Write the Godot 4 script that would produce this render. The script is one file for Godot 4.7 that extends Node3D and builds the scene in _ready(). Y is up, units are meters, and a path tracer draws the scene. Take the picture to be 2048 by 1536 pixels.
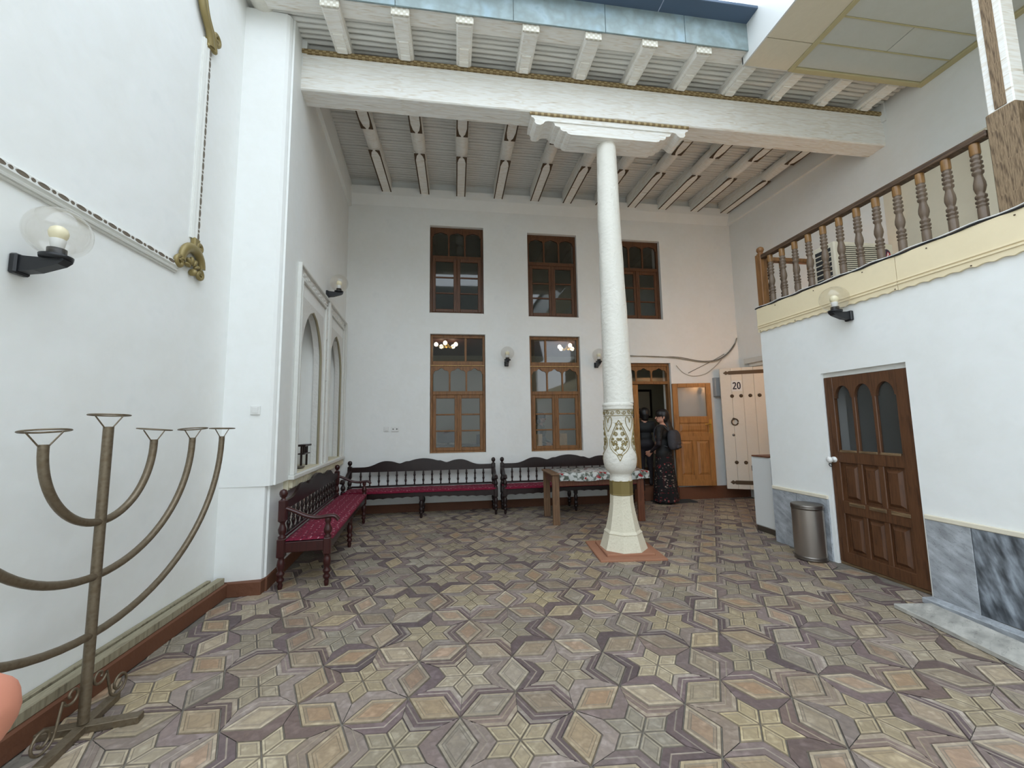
extends Node3D
# Courtyard of an old house: metres, y up, the camera stands at x = 0, z = 0 and looks along -z.

const BACK := -7.35      # face of the back wall
const RIGHT := 3.97      # face of the lower right-hand building
const LEFT := -2.15      # face of the left-hand wall
const FAR_RIGHT := 5.95  # wall behind the balcony
const JOISTS := [-1.27, -0.57, 0.10, 0.82, 1.53, 2.20, 2.87, 3.55, 4.22, 4.92, 5.60]

var M := {}
var used := {}
var rng := RandomNumberGenerator.new()

func _ready() -> void:
	rng.seed = 20
	# ---- camera
	var cam := Camera3D.new()
	cam.name = "camera"
	cam.position = Vector3(0, 1.5, 0)
	cam.rotation_degrees = Vector3(5.79, -8.1, -0.89)
	cam.fov = 88.0
	cam.near = 0.01
	cam.far = 200.0
	add_child(cam)
	cam.current = true
	# ---- bright hazy sky, no sun on the courtyard
	var sky_mat := ProceduralSkyMaterial.new()
	sky_mat.sky_top_color = Color(0.90, 0.95, 1.0)
	sky_mat.sky_horizon_color = Color(0.93, 0.96, 0.985)
	sky_mat.ground_bottom_color = Color(0.42, 0.42, 0.41)
	sky_mat.ground_horizon_color = Color(0.60, 0.60, 0.60)
	sky_mat.sky_curve = 0.2
	sky_mat.sun_angle_max = 0.0
	sky_mat.energy_multiplier = 1.0
	var sky := Sky.new()
	sky.sky_material = sky_mat
	var env := Environment.new()
	env.background_mode = Environment.BG_SKY
	env.sky = sky
	env.tonemap_mode = Environment.TONE_MAPPER_LINEAR
	env.tonemap_exposure = 3.5
	env.sdfgi_enabled = true
	env.ssao_enabled = true
	env.ssil_enabled = true
	var we := WorldEnvironment.new()
	we.name = "environment"
	we.environment = env
	add_child(we)
	# ---- everything else
	make_materials()
	build_floor()
	build_walls()
	build_ceiling()
	build_beam_and_column()
	build_right_side()
	build_balcony()
	build_soffit()
	build_back_openings()
	build_niches()
	build_left_wall_things()
	build_benches()
	build_table()
	build_small_things()
	build_interior()
	build_people()

# ------------------------------------------------------------------ textures and materials
func lin(r, g, b) -> Color:
	return Color(r / 255.0, g / 255.0, b / 255.0).srgb_to_linear()
func rgb(r, g, b) -> Color:
	return Color(r / 255.0, g / 255.0, b / 255.0)

func noise_image(w: int, h: int, freq: float, sd: int, octaves := 4) -> Image:
	var n := FastNoiseLite.new()
	n.seed = sd
	n.frequency = freq
	n.noise_type = FastNoiseLite.TYPE_SIMPLEX_SMOOTH
	n.fractal_octaves = octaves
	return n.get_seamless_image(w, h)

# maps one or two grey noises to a ramp of colours (multiplied by the material's albedo)
func ramp_tex(im: Image, ramp: Array, im2 = null, mix2 := 0.0) -> ImageTexture:
	var w := im.get_width()
	var h := im.get_height()
	var out := Image.create(w, h, false, Image.FORMAT_RGB8)
	var last := ramp.size() - 1
	for y in h:
		for x in w:
			var v := im.get_pixel(x, y).r
			if im2 != null:
				v = lerpf(v, im2.get_pixel(x % im2.get_width(), y % im2.get_height()).r, mix2)
			var f := clampf(v, 0.0, 1.0) * last
			var i := mini(int(f), last - 1)
			out.set_pixel(x, y, (ramp[i] as Color).lerp(ramp[i + 1], f - i))
	out.generate_mipmaps()
	return ImageTexture.create_from_image(out)

func bump_tex(im: Image, strength: float) -> ImageTexture:
	var c: Image = im.duplicate()
	c.convert(Image.FORMAT_RGBA8)
	c.bump_map_to_normal_map(strength)
	c.generate_mipmaps()
	return ImageTexture.create_from_image(c)

func mk(key: String, col: Color, rough: float, tex = null, scale := 1.0, nrm = null, nscale := 1.0, world := true) -> StandardMaterial3D:
	var m := StandardMaterial3D.new()
	m.resource_name = key
	m.albedo_color = col
	m.roughness = rough
	m.cull_mode = BaseMaterial3D.CULL_DISABLED
	if tex != null:
		m.albedo_texture = tex
	if nrm != null:
		m.normal_enabled = true
		m.normal_texture = nrm
		m.normal_scale = nscale
	if tex != null or nrm != null:
		m.uv1_triplanar = true
		m.uv1_world_triplanar = world
		m.uv1_scale = Vector3.ONE * scale
	M[key] = m
	return m

func variant(key: String, from: String, col: Color) -> void:
	var m: StandardMaterial3D = M[from].duplicate()
	m.albedo_color = col
	M[key] = m

func make_materials() -> void:
	var soft := noise_image(256, 256, 0.012, 1)
	var fine := noise_image(256, 256, 0.06, 2)
	var mid := noise_image(256, 256, 0.025, 3)
	var fine_n := bump_tex(fine, 3.0)
	var mid_n := bump_tex(mid, 4.0)
	# plaster: faint mottling of limewash
	var plaster := ramp_tex(soft, [Color(0.965, 0.968, 0.97), Color(0.99, 0.992, 0.992), Color(0.98, 0.98, 0.976), Color(1, 1, 1)], fine, 0.35)
	mk("plaster", rgb(238, 239, 236), 0.92, plaster, 0.45, mid_n, 0.10)
	mk("plaster_cream", rgb(226, 217, 196), 0.8, plaster, 0.6, mid_n, 0.15)
	mk("plaster_carved", rgb(222, 221, 216), 0.85, plaster, 1.2, fine_n, 0.5)
	mk("sill_cream", rgb(214, 206, 180), 0.8, plaster, 1.0)
	mk("olive_edge", rgb(150, 142, 116), 0.6)
	mk("interior_wall", rgb(180, 182, 166), 0.9, plaster, 0.7)
	# stretched noises for wood: grain runs along v
	var g1 := noise_image(512, 48, 0.035, 7, 5)
	g1.resize(512, 512, Image.INTERPOLATE_CUBIC)
	var g2 := noise_image(48, 512, 0.035, 8, 5)
	g2.resize(512, 512, Image.INTERPOLATE_CUBIC)
	var grain := [Color(0.45, 0.42, 0.40), Color(0.78, 0.76, 0.74), Color(1, 1, 1), Color(0.70, 0.66, 0.62)]
	var wood_v := ramp_tex(g1, grain)
	var wood_h := ramp_tex(g2, grain)
	var wood_soft := ramp_tex(g1, [Color(0.72, 0.70, 0.68), Color(0.9, 0.89, 0.88), Color(1, 1, 1), Color(0.86, 0.84, 0.82)])
	var gn_v := bump_tex(g1, 2.0)
	var gn_h := bump_tex(g2, 2.0)
	mk("frame_wood", rgb(136, 94, 52), 0.5, wood_soft, 1.5, gn_v, 0.3)
	mk("frame_wood_dark", rgb(98, 62, 35), 0.45, wood_soft, 1.5, gn_v, 0.3)
	mk("leaf_wood", rgb(172, 120, 66), 0.42, wood_soft, 1.2, gn_v, 0.15)
	mk("old_door", rgb(92, 59, 35), 0.45, wood_soft, 1.6, gn_v, 0.4)
	mk("old_door_pale", rgb(128, 104, 74), 0.6, wood_h, 1.6, gn_h, 0.4)
	mk("bench_dark", rgb(36, 21, 20), 0.3, wood_soft, 2.0)
	mk("bench_red", rgb(60, 23, 21), 0.32, wood_soft, 2.0)
	mk("table_wood", rgb(112, 66, 44), 0.5, wood_soft, 1.5)
	mk("table_edge", rgb(124, 94, 68), 0.6, wood_soft, 1.5)
	mk("rail_wood", rgb(96, 74, 54), 0.6, wood_h, 2.0, gn_h, 0.4)
	mk("baluster_wood", rgb(112, 95, 78), 0.5, wood_soft, 2.5, gn_v, 0.3)
	mk("baluster_varnish", rgb(148, 110, 64), 0.35, wood_soft, 2.5)
	mk("post_wood", rgb(150, 128, 100), 0.75, wood_v, 4.0, gn_v, 0.5)
	mk("plinth_brown", rgb(106, 66, 44), 0.7, plaster, 2.0, mid_n, 0.3)
	mk("terracotta", rgb(160, 112, 86), 0.85, plaster, 2.0, mid_n, 0.4)
	mk("raw_batten", rgb(156, 148, 124), 0.75, wood_soft, 1.5, gn_v, 0.2)
	# white paint cracked over timber
	var crack := noise_image(40, 512, 0.05, 11, 5)
	crack.resize(1024, 512, Image.INTERPOLATE_CUBIC)
	var paint := [Color(1, 1, 1), Color(0.97, 0.965, 0.95), Color(1, 1, 1), Color(0.99, 0.985, 0.975), Color(0.95, 0.93, 0.9), Color(1, 1, 1), Color(1, 1, 1), Color(0.93, 0.90, 0.86), Color(0.72, 0.66, 0.58)]
	mk("white_timber", rgb(240, 239, 234), 0.7, ramp_tex(crack, paint), 0.7, bump_tex(crack, 3.0), 0.4)
	mk("white_paint", rgb(222, 222, 216), 0.75, plaster, 1.4, mid_n, 0.3)
	mk("billet_paint", rgb(222, 221, 215), 0.8, plaster, 1.6, mid_n, 0.3)
	mk("brown_line", rgb(84, 66, 46), 0.8)
	# column: thick uneven white paint with chips
	var chip := noise_image(512, 512, 0.03, 15, 5)
	var chips := []
	for i in 14:
		chips.append(Color(0.99, 0.985, 0.975) if i % 2 else Color(0.965, 0.96, 0.945))
	chips.append_array([Color(0.93, 0.9, 0.85), Color(0.62, 0.55, 0.46)])
	mk("column_paint", rgb(228, 226, 218), 0.6, ramp_tex(chip, chips), 1.3, bump_tex(chip, 6.0), 0.7)
	var worn := []
	for i in 9:
		worn.append(Color(0.97, 0.95, 0.9) if i % 2 else Color(0.90, 0.87, 0.8))
	worn.append_array([Color(0.75, 0.68, 0.58), Color(0.5, 0.42, 0.34)])
	mk("column_foot", rgb(232, 230, 220), 0.75, ramp_tex(chip, worn), 1.8, bump_tex(chip, 6.0), 0.7)
	var gilt_weave := Image.create(64, 64, false, Image.FORMAT_RGB8)
	for y in 64:
		for x in 64:
			var d := absf(fposmod(float(x + y) / 16.0, 1.0) - 0.5) + absf(fposmod(float(x - y) / 16.0, 1.0) - 0.5)
			gilt_weave.set_pixel(x, y, Color(1, 1, 1) if d > 0.5 else Color(0.74, 0.70, 0.62))
	mk("gilt_strip", rgb(176, 156, 116), 0.6, ImageTexture.create_from_image(gilt_weave), 3.2)
	var pale_weave := Image.create(64, 64, false, Image.FORMAT_RGB8)
	for y in 64:
		for x in 64:
			pale_weave.set_pixel(x, y, gilt_weave.get_pixel(x, y).lerp(Color.WHITE, 0.6))
	mk("white_lattice", rgb(224, 221, 210), 0.7, ImageTexture.create_from_image(pale_weave), 4.5)
	mk("gilt", rgb(142, 126, 80), 0.45, plaster, 4.0).metallic = 0.3
	mk("gilt_dull", rgb(128, 112, 66), 0.5).metallic = 0.2
	mk("oval_brown", rgb(112, 102, 88), 0.6)
	mk("menorah_metal", rgb(122, 110, 92), 0.42, ramp_tex(mid, [Color(0.8, 0.76, 0.7), Color(1, 1, 1), Color(0.9, 0.86, 0.8)]), 3.0).metallic = 0.55
	# cement tiles (colours are in the vertices; the texture is dust and wear)
	var dust := ramp_tex(mid, [Color(0.72, 0.72, 0.72), Color(0.93, 0.92, 0.9), Color(0.84, 0.83, 0.82), Color(1, 1, 1), Color(0.9, 0.89, 0.87)], fine, 0.45)
	for v in [["tile_a", rgb(255, 253, 250)], ["tile_b", rgb(236, 233, 228)], ["tile_c", rgb(246, 240, 226)], ["tile_d", rgb(222, 220, 218)]]:
		mk(v[0], v[1], 0.62, dust, 1.1, fine_n, 0.35).vertex_color_use_as_albedo = true
	mk("bounce_paving", rgb(190, 186, 177), 0.85, dust, 0.7)
	mk("cement", rgb(128, 122, 112), 0.85, dust, 0.9, fine_n, 0.5)
	# marble: slanting grey veins
	var vein := noise_image(256, 256, 0.012, 21, 5)
	var ma := Image.create(512, 512, false, Image.FORMAT_RGB8)
	var mb := Image.create(512, 512, false, Image.FORMAT_RGB8)
	var vn := FastNoiseLite.new()
	vn.seed = 5
	vn.frequency = 0.02
	for y in 512:
		for x in 512:
			var q := Vector2(x, y).rotated(0.5)
			var t := vn.get_noise_2d(q.x * 0.35, q.y * 1.6) + 0.25 * vn.get_noise_2d(q.x * 2.0 + 900.0, q.y * 3.0)
			var c := 0.84 + t * 0.13 + (vein.get_pixel(x % 256, y % 256).r - 0.5) * 0.16
			if absf(vn.get_noise_2d(q.x * 0.5 + 300.0, q.y * 1.9)) < 0.02:
				c -= 0.12
			ma.set_pixel(x, y, Color(c, c * 1.005, c * 1.01))
			var q2 := Vector2(x, y).rotated(1.25)
			var t2 := vn.get_noise_2d(q2.x * 0.3 + 200.0, q2.y * 1.1)
			var c2 := 0.68 + t2 * 0.46 + (vein.get_pixel(x % 256, y % 256).r - 0.5) * 0.2
			mb.set_pixel(x, y, Color(c2, c2 * 1.015, c2 * 1.03))
	mk("marble", rgb(196, 200, 204), 0.32, ImageTexture.create_from_image(ma), 0.9)
	mk("marble_dark", rgb(172, 178, 184), 0.32, ImageTexture.create_from_image(mb), 1.1)
	mk("marble_floor", rgb(206, 202, 192), 0.5, ImageTexture.create_from_image(ma), 0.7)
	# metals, plastics, textiles
	mk("black_plastic", rgb(26, 27, 30), 0.4)
	mk("white_plastic", rgb(226, 226, 222), 0.4)
	mk("steel", rgb(164, 157, 150), 0.30).metallic = 0.9
	mk("steel_dark", rgb(120, 114, 108), 0.35).metallic = 0.9
	mk("white_enamel", rgb(222, 224, 222), 0.35)
	mk("blue_sheet", rgb(158, 176, 181), 0.5, ramp_tex(mid, [Color(0.76, 0.8, 0.8), Color(1, 1, 1), Color(0.86, 0.85, 0.82), Color(0.96, 0.98, 1), Color(0.8, 0.83, 0.86)], soft, 0.4), 0.45).metallic = 0.15
	mk("blue_dark_sheet", rgb(84, 102, 124), 0.5)
	mk("roof_sheet", rgb(74, 74, 72), 0.8)
	mk("panel_board", rgb(208, 210, 204), 0.85, plaster, 0.8)
	mk("panel_trim", rgb(190, 180, 140), 0.7)
	mk("fascia_cream", rgb(236, 220, 184), 0.6, plaster, 0.8)
	mk("iron", rgb(92, 76, 58), 0.6, plaster, 5.0).metallic = 0.4
	mk("gate_paint", rgb(224, 219, 207), 0.6, plaster, 1.5, mid_n, 0.2)
	mk("brass", rgb(196, 164, 84), 0.3).metallic = 0.85
	mk("cable_grey", rgb(152, 147, 134), 0.7)
	mk("cable_dark", rgb(98, 92, 82), 0.7)
	mk("box_grey", rgb(166, 170, 172), 0.5)
	mk("ink", rgb(24, 26, 46), 0.6)
	mk("mat_grey", rgb(62, 66, 66), 0.95, dust, 6.0)
	mk("louvre_dark", rgb(48, 50, 52), 0.6)
	mk("logo_red", rgb(196, 40, 48), 0.4)
	mk("logo_dark", rgb(58, 40, 66), 0.4)
	mk("skin", rgb(206, 150, 124), 0.6)
	mk("hair", rgb(24, 20, 20), 0.45)
	mk("cloth_black", rgb(22, 22, 25), 0.9)
	mk("backpack_grey", rgb(74, 74, 80), 0.8, dust, 8.0)
	mk("paper", rgb(214, 208, 190), 0.8)
	mk("light_board", rgb(206, 170, 116), 0.6, wood_soft, 1.2)
	# glass
	for v in [["glass", rgb(60, 66, 60), 0.16], ["globe_glass", rgb(186, 172, 140), 0.12], ["dusty_glass", rgb(70, 76, 76), 0.15]]:
		var gl := mk(v[0], v[1], 0.03)
		gl.transparency = BaseMaterial3D.TRANSPARENCY_ALPHA
		gl.albedo_color.a = v[2]
	M.dusty_glass.roughness = 0.25
	mk("bulb_white", rgb(236, 226, 190), 0.35)
	var lit := mk("bulb_lit", rgb(255, 244, 220), 0.4)
	lit.emission_enabled = true
	lit.emission = rgb(255, 240, 205)
	lit.emission_energy_multiplier = 1.2
	var warm := mk("bulb_warm", rgb(255, 214, 170), 0.4)
	warm.emission_enabled = true
	warm.emission = rgb(255, 196, 140)
	warm.emission_energy_multiplier = 1.0
	# woven seat carpet: crimson with rows of small pale and dark motifs
	var cw := Image.create(256, 256, false, Image.FORMAT_RGB8)
	var r2 := RandomNumberGenerator.new()
	r2.seed = 4
	for y in 256:
		for x in 256:
			var k := 0.9 + 0.1 * sin(x * 0.8) * sin(y * 0.8)
			cw.set_pixel(x, y, Color(0.50 * k, 0.05 * k, 0.19 * k))
	for row in 8:
		for colm in 8:
			var ox := colm * 32 + (16 if row % 2 else 0) + r2.randi_range(0, 9)
			var oy := row * 32 + r2.randi_range(0, 9)
			for i in 20:
				for j in 5:
					var c := Color(0.50, 0.05, 0.19)
					if i < 9 and (j + row) % 4 != 3 and r2.randf() < 0.85:
						c = Color(0.80, 0.70, 0.70)
					elif i > 11:
						c = Color(0.16, 0.02, 0.11)
					cw.set_pixel((ox + 5 + i) % 256, (oy + 8 + j + int(i / 5.0)) % 256, c)
			for i in 12:
				for j in 4:
					if r2.randf() < 0.6:
						cw.set_pixel((ox + 18 + i) % 256, (oy + 25 + j) % 256, Color(0.20, 0.02, 0.12))
	mk("seat_carpet", Color.WHITE, 0.95, ImageTexture.create_from_image(cw), 1.5, fine_n, 0.3, false)
	# glossy printed film on the table: silver leaves, dark outlines, red blooms
	var fw := Image.create(256, 256, false, Image.FORMAT_RGB8)
	var lf := noise_image(256, 256, 0.03, 31, 3)
	var bl := noise_image(256, 256, 0.014, 33, 2)
	for y in 256:
		for x in 256:
			var v := lf.get_pixel(x, y).r
			var c := Color(0.78, 0.79, 0.78) if v > 0.50 else (Color(0.58, 0.60, 0.58) if v > 0.38 else Color(0.33, 0.36, 0.32))
			if bl.get_pixel(x, y).r > 0.72:
				c = Color(0.62, 0.12, 0.14) if v > 0.45 else Color(0.30, 0.05, 0.07)
			fw.set_pixel(x, y, c)
	mk("table_film", Color.WHITE, 0.18, ImageTexture.create_from_image(fw), 1.5, null, 1.0, false)
	# dark skirt with scattered blooms, camouflage shirt
	var sk := Image.create(256, 256, false, Image.FORMAT_RGB8)
	sk.fill(Color(0.045, 0.04, 0.05))
	for i in 120:
		var cx := r2.randi_range(0, 255)
		var cy := r2.randi_range(0, 255)
		var cc: Color = [Color(0.62, 0.12, 0.16), Color(0.70, 0.62, 0.56), Color(0.36, 0.10, 0.14), Color(0.5, 0.46, 0.42)][i % 4]
		var rad := r2.randi_range(2, 6)
		for dy in range(-rad, rad + 1):
			for dx in range(-rad, rad + 1):
				if dx * dx + dy * dy < rad * rad * r2.randf_range(0.5, 1.1):
					sk.set_pixel(posmod(cx + dx, 256), posmod(cy + dy, 256), cc)
	mk("skirt_print", Color.WHITE, 0.85, ImageTexture.create_from_image(sk), 1.6, null, 1.0, false)
	mk("camouflage", Color.WHITE, 0.9, ramp_tex(lf, [Color(0.16, 0.17, 0.12), Color(0.34, 0.33, 0.24), Color(0.22, 0.24, 0.16), Color(0.44, 0.42, 0.34), Color(0.2, 0.2, 0.15)]), 3.0)
	for k in ["body_colours"]:
		mk(k, Color.WHITE, 0.7).vertex_color_use_as_albedo = true

# ------------------------------------------------------------------ nodes
func numbered(called: String) -> String:
	if not used.has(called):
		used[called] = 0
		return called
	used[called] += 1
	return "%s_%03d" % [called, used[called]]

func thing(called: String, label: String, category: String, at := Vector3.ZERO, turn := 0.0, group := "") -> Node3D:
	var o := Node3D.new()
	o.name = numbered(called)
	add_child(o)
	o.position = at
	o.rotation.y = turn
	o.set_meta("label", label)
	o.set_meta("category", category)
	if group != "":
		o.set_meta("group", group)
	return o

func setting(called: String, label: String, category: String, at := Vector3.ZERO) -> Node3D:
	var o := thing(called, label, category, at)
	o.set_meta("kind", "structure")
	return o

func copy(o: Node3D, at: Vector3, turn: float, label := "") -> Node3D:
	var c: Node3D = o.duplicate()
	c.name = numbered(str(o.name).rstrip("0123456789").trim_suffix("_") if used.has(str(o.name).rstrip("0123456789").trim_suffix("_")) else str(o.name))
	add_child(c)
	c.position = at
	c.rotation.y = turn
	if label != "":
		c.set_meta("label", label)
	return c

func inst(parent: Node, called: String, mesh: Mesh, mat: Material, xf := Transform3D.IDENTITY) -> MeshInstance3D:
	var o := MeshInstance3D.new()
	o.name = called
	o.mesh = mesh
	o.material_override = mat
	parent.add_child(o, true)
	o.transform = xf
	return o

func part(parent: Node, called: String, s: SurfaceTool, mat: Material, label := "") -> MeshInstance3D:
	var o := inst(parent, called, done(s), mat)
	if label != "":
		o.set_meta("label", label)
	return o

# ------------------------------------------------------------------ shapes
func st() -> SurfaceTool:
	var s := SurfaceTool.new()
	s.begin(Mesh.PRIMITIVE_TRIANGLES)
	s.set_smooth_group(-1)
	return s

func done(s: SurfaceTool) -> ArrayMesh:
	s.generate_normals()
	return s.commit()

# a triangle whose front looks along out
func tri(s: SurfaceTool, a: Vector3, b: Vector3, c: Vector3, out: Vector3) -> void:
	if (b - a).cross(c - a).dot(out) > 0.0:
		s.add_vertex(a); s.add_vertex(c); s.add_vertex(b)
	else:
		s.add_vertex(a); s.add_vertex(b); s.add_vertex(c)

func quad(s: SurfaceTool, a: Vector3, b: Vector3, c: Vector3, d: Vector3, out: Vector3) -> void:
	tri(s, a, b, c, out)
	tri(s, a, c, d, out)

func box(s: SurfaceTool, lo: Vector3, hi: Vector3, bev := 0.0, xf := Transform3D.IDENTITY) -> void:
	var c := (lo + hi) * 0.5
	var h := (hi - lo).abs() * 0.5
	var b := minf(bev, minf(h.x, minf(h.y, h.z)) * 0.45)
	var bs := xf.basis
	var P := func(sg: Vector3, axis: int) -> Vector3:
		var v := Vector3.ZERO
		for i in 3:
			v[i] = sg[i] * (h[i] - (0.0 if i == axis else b))
		return xf * (c + v)
	for ax in 3:
		var u := (ax + 1) % 3
		var w := (ax + 2) % 3
		for sn in [-1.0, 1.0]:
			var q := []
			for e in [[-1, -1], [1, -1], [1, 1], [-1, 1]]:
				var sg := Vector3.ZERO
				sg[ax] = sn; sg[u] = e[0]; sg[w] = e[1]
				q.append(P.call(sg, ax))
			var o := Vector3.ZERO
			o[ax] = sn
			quad(s, q[0], q[1], q[2], q[3], bs * o)
			if b > 0.0:
				for sm in [-1.0, 1.0]:   # edge shared with axis u, running along w
					var g0 := Vector3.ZERO
					g0[ax] = sn; g0[u] = sm; g0[w] = -1.0
					var g1 := g0
					g1[w] = 1.0
					var oe := Vector3.ZERO
					oe[ax] = sn; oe[u] = sm
					quad(s, P.call(g0, ax), P.call(g1, ax), P.call(g1, u), P.call(g0, u), bs * oe)
	if b > 0.0:
		for sx in [-1.0, 1.0]:
			for sy in [-1.0, 1.0]:
				for sz in [-1.0, 1.0]:
					var sg := Vector3(sx, sy, sz)
					tri(s, P.call(sg, 0), P.call(sg, 1), P.call(sg, 2), bs * sg)

# a turned shape: profile of (radius, height), round the y axis of xf
func lathe(s: SurfaceTool, prof: Array, n := 16, xf := Transform3D.IDENTITY, smooth := true, phase := 0.0) -> void:
	s.set_smooth_group(1 if smooth else -1)
	for i in prof.size() - 1:
		var p: Vector2 = prof[i]
		var q: Vector2 = prof[i + 1]
		for k in n:
			var a0 := TAU * k / n + phase
			var a1 := TAU * (k + 1) / n + phase
			var d0 := Vector3(cos(a0), 0, sin(a0))
			var d1 := Vector3(cos(a1), 0, sin(a1))
			var e := q - p
			var nr := Vector2(e.y, -e.x)
			if e.length() < 1e-7:
				continue
			var out := xf.basis * ((d0 + d1) * 0.5 * nr.x + Vector3.UP * nr.y)
			var A := xf * (d0 * p.x + Vector3.UP * p.y)
			var B := xf * (d1 * p.x + Vector3.UP * p.y)
			var C := xf * (d1 * q.x + Vector3.UP * q.y)
			var D := xf * (d0 * q.x + Vector3.UP * q.y)
			if p.x < 1e-5:
				tri(s, A, C, D, out)
			elif q.x < 1e-5:
				tri(s, A, B, C, out)
			else:
				quad(s, A, B, C, D, out)
	s.set_smooth_group(-1)
	for e in [[0, -1.0], [prof.size() - 1, 1.0]]:
		var p: Vector2 = prof[e[0]]
		if p.x > 1e-4:
			var c := xf * (Vector3.UP * p.y)
			for k in n:
				var a0 := TAU * k / n + phase
				var a1 := TAU * (k + 1) / n + phase
				tri(s, c, xf * Vector3(cos(a0) * p.x, p.y, sin(a0) * p.x), xf * Vector3(cos(a1) * p.x, p.y, sin(a1) * p.x), xf.basis * (Vector3.UP * e[1]))

# a tube along points; rad is a number or one per point
func tube(s: SurfaceTool, pts: Array, rad, n := 8, flat := 1.0, closed := false) -> void:
	s.set_smooth_group(2)
	var m := pts.size()
	var rings := []
	var side := Vector3.ZERO
	for i in m:
		var t: Vector3
		if closed:
			t = (pts[(i + 1) % m] - pts[(i - 1 + m) % m]).normalized()
		else:
			t = (pts[mini(i + 1, m - 1)] - pts[maxi(i - 1, 0)]).normalized()
		if i == 0:
			side = t.cross(Vector3.UP if absf(t.y) < 0.9 else Vector3.RIGHT).normalized()
		else:
			side = (side - t * side.dot(t)).normalized()
		var up := side.cross(t)
		var r: float = rad[i] if rad is Array else rad
		var ring := []
		for k in n:
			var a := TAU * k / n
			ring.append(pts[i] + (side * cos(a) + up * sin(a) * flat) * r)
		rings.append(ring)
	for i in (m if closed else m - 1):
		var j := (i + 1) % m
		for k in n:
			var l := (k + 1) % n
			var mid: Vector3 = (rings[i][k] + rings[i][l]) * 0.5 - pts[i]
			quad(s, rings[i][k], rings[i][l], rings[j][l], rings[j][k], mid)
	s.set_smooth_group(-1)
	if not closed:
		for e in [[0, 1], [m - 1, m - 2]]:
			for k in n:
				tri(s, pts[e[0]], rings[e[0]][k], rings[e[0]][(k + 1) % n], pts[e[0]] - pts[e[1]])

func ball(s: SurfaceTool, c: Vector3, r: Vector3, n := 14, m := 8, basis := Basis.IDENTITY) -> void:
	var prof := []
	for i in m + 1:
		var a := PI * i / m - PI / 2
		prof.append(Vector2(cos(a) if i > 0 and i < m else 0.0, sin(a)))
	lathe(s, prof, n, Transform3D(basis * Basis.from_scale(r), c))

# polygon in the xy plane of xf, from z0 to z1
func prism(s: SurfaceTool, poly: PackedVector2Array, z0: float, z1: float, xf := Transform3D.IDENTITY, smooth := false) -> void:
	var idx := Geometry2D.triangulate_polygon(poly)
	for e in [[z0, -1.0], [z1, 1.0]]:
		for i in range(0, idx.size(), 3):
			var a := poly[idx[i]]
			var b := poly[idx[i + 1]]
			var c := poly[idx[i + 2]]
			tri(s, xf * Vector3(a.x, a.y, e[0]), xf * Vector3(b.x, b.y, e[0]), xf * Vector3(c.x, c.y, e[0]), xf.basis * Vector3(0, 0, e[1] * signf(z1 - z0)))
	var sgn := -1.0 if Geometry2D.is_polygon_clockwise(poly) else 1.0
	if smooth:
		s.set_smooth_group(3)
	for i in poly.size():
		var a := poly[i]
		var b := poly[(i + 1) % poly.size()]
		var nn := Vector2((b - a).y, -(b - a).x) * sgn
		quad(s, xf * Vector3(a.x, a.y, z0), xf * Vector3(b.x, b.y, z0), xf * Vector3(b.x, b.y, z1), xf * Vector3(a.x, a.y, z1), xf.basis * Vector3(nn.x, nn.y, 0))
	s.set_smooth_group(-1)

# a wall slab in the plane of xf (x right, y up, z towards the viewer) with rectangular holes [x0, x1, y0, y1]
func pierced(s: SurfaceTool, r: Array, holes: Array, thick: float, xf: Transform3D) -> void:
	var xs := [r[0], r[1]]
	var ys := [r[2], r[3]]
	for h in holes:
		for v in [h[0], h[1]]:
			if not xs.has(v): xs.append(v)
		for v in [h[2], h[3]]:
			if not ys.has(v): ys.append(v)
	xs.sort(); ys.sort()
	for i in xs.size() - 1:
		for j in ys.size() - 1:
			var c := Vector2((xs[i] + xs[i + 1]) * 0.5, (ys[j] + ys[j + 1]) * 0.5)
			var open := false
			for h in holes:
				open = open or (c.x > h[0] and c.x < h[1] and c.y > h[2] and c.y < h[3])
			if open:
				continue
			for e in [[0.0, 1.0], [-thick, -1.0]]:
				quad(s, xf * Vector3(xs[i], ys[j], e[0]), xf * Vector3(xs[i + 1], ys[j], e[0]), xf * Vector3(xs[i + 1], ys[j + 1], e[0]), xf * Vector3(xs[i], ys[j + 1], e[0]), xf.basis * Vector3(0, 0, e[1]))
	var rims := [[r, -1.0]]
	for h in holes:
		rims.append([h, 1.0])
	for q in rims:
		var h: Array = q[0]
		var g: float = q[1]
		for e in [[h[0], h[2], h[0], h[3], Vector3(g, 0, 0)], [h[1], h[2], h[1], h[3], Vector3(-g, 0, 0)], [h[0], h[2], h[1], h[2], Vector3(0, g, 0)], [h[0], h[3], h[1], h[3], Vector3(0, -g, 0)]]:
			quad(s, xf * Vector3(e[0], e[1], 0), xf * Vector3(e[2], e[3], 0), xf * Vector3(e[2], e[3], -thick), xf * Vector3(e[0], e[1], -thick), xf.basis * e[4])

func frame_of(right: Vector3, at: Vector3) -> Transform3D:
	var x := right.normalized()
	return Transform3D(Basis(x, Vector3.UP, x.cross(Vector3.UP)), at)

func moved(v: Vector3) -> Transform3D:
	return Transform3D(Basis.IDENTITY, v)

func arc(c: Vector3, u: Vector3, v: Vector3, a0: float, a1: float, n: int) -> Array:
	var out := []
	for i in n + 1:
		var a := lerpf(a0, a1, float(i) / n)
		out.append(c + u * cos(a) + v * sin(a))
	return out

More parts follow.
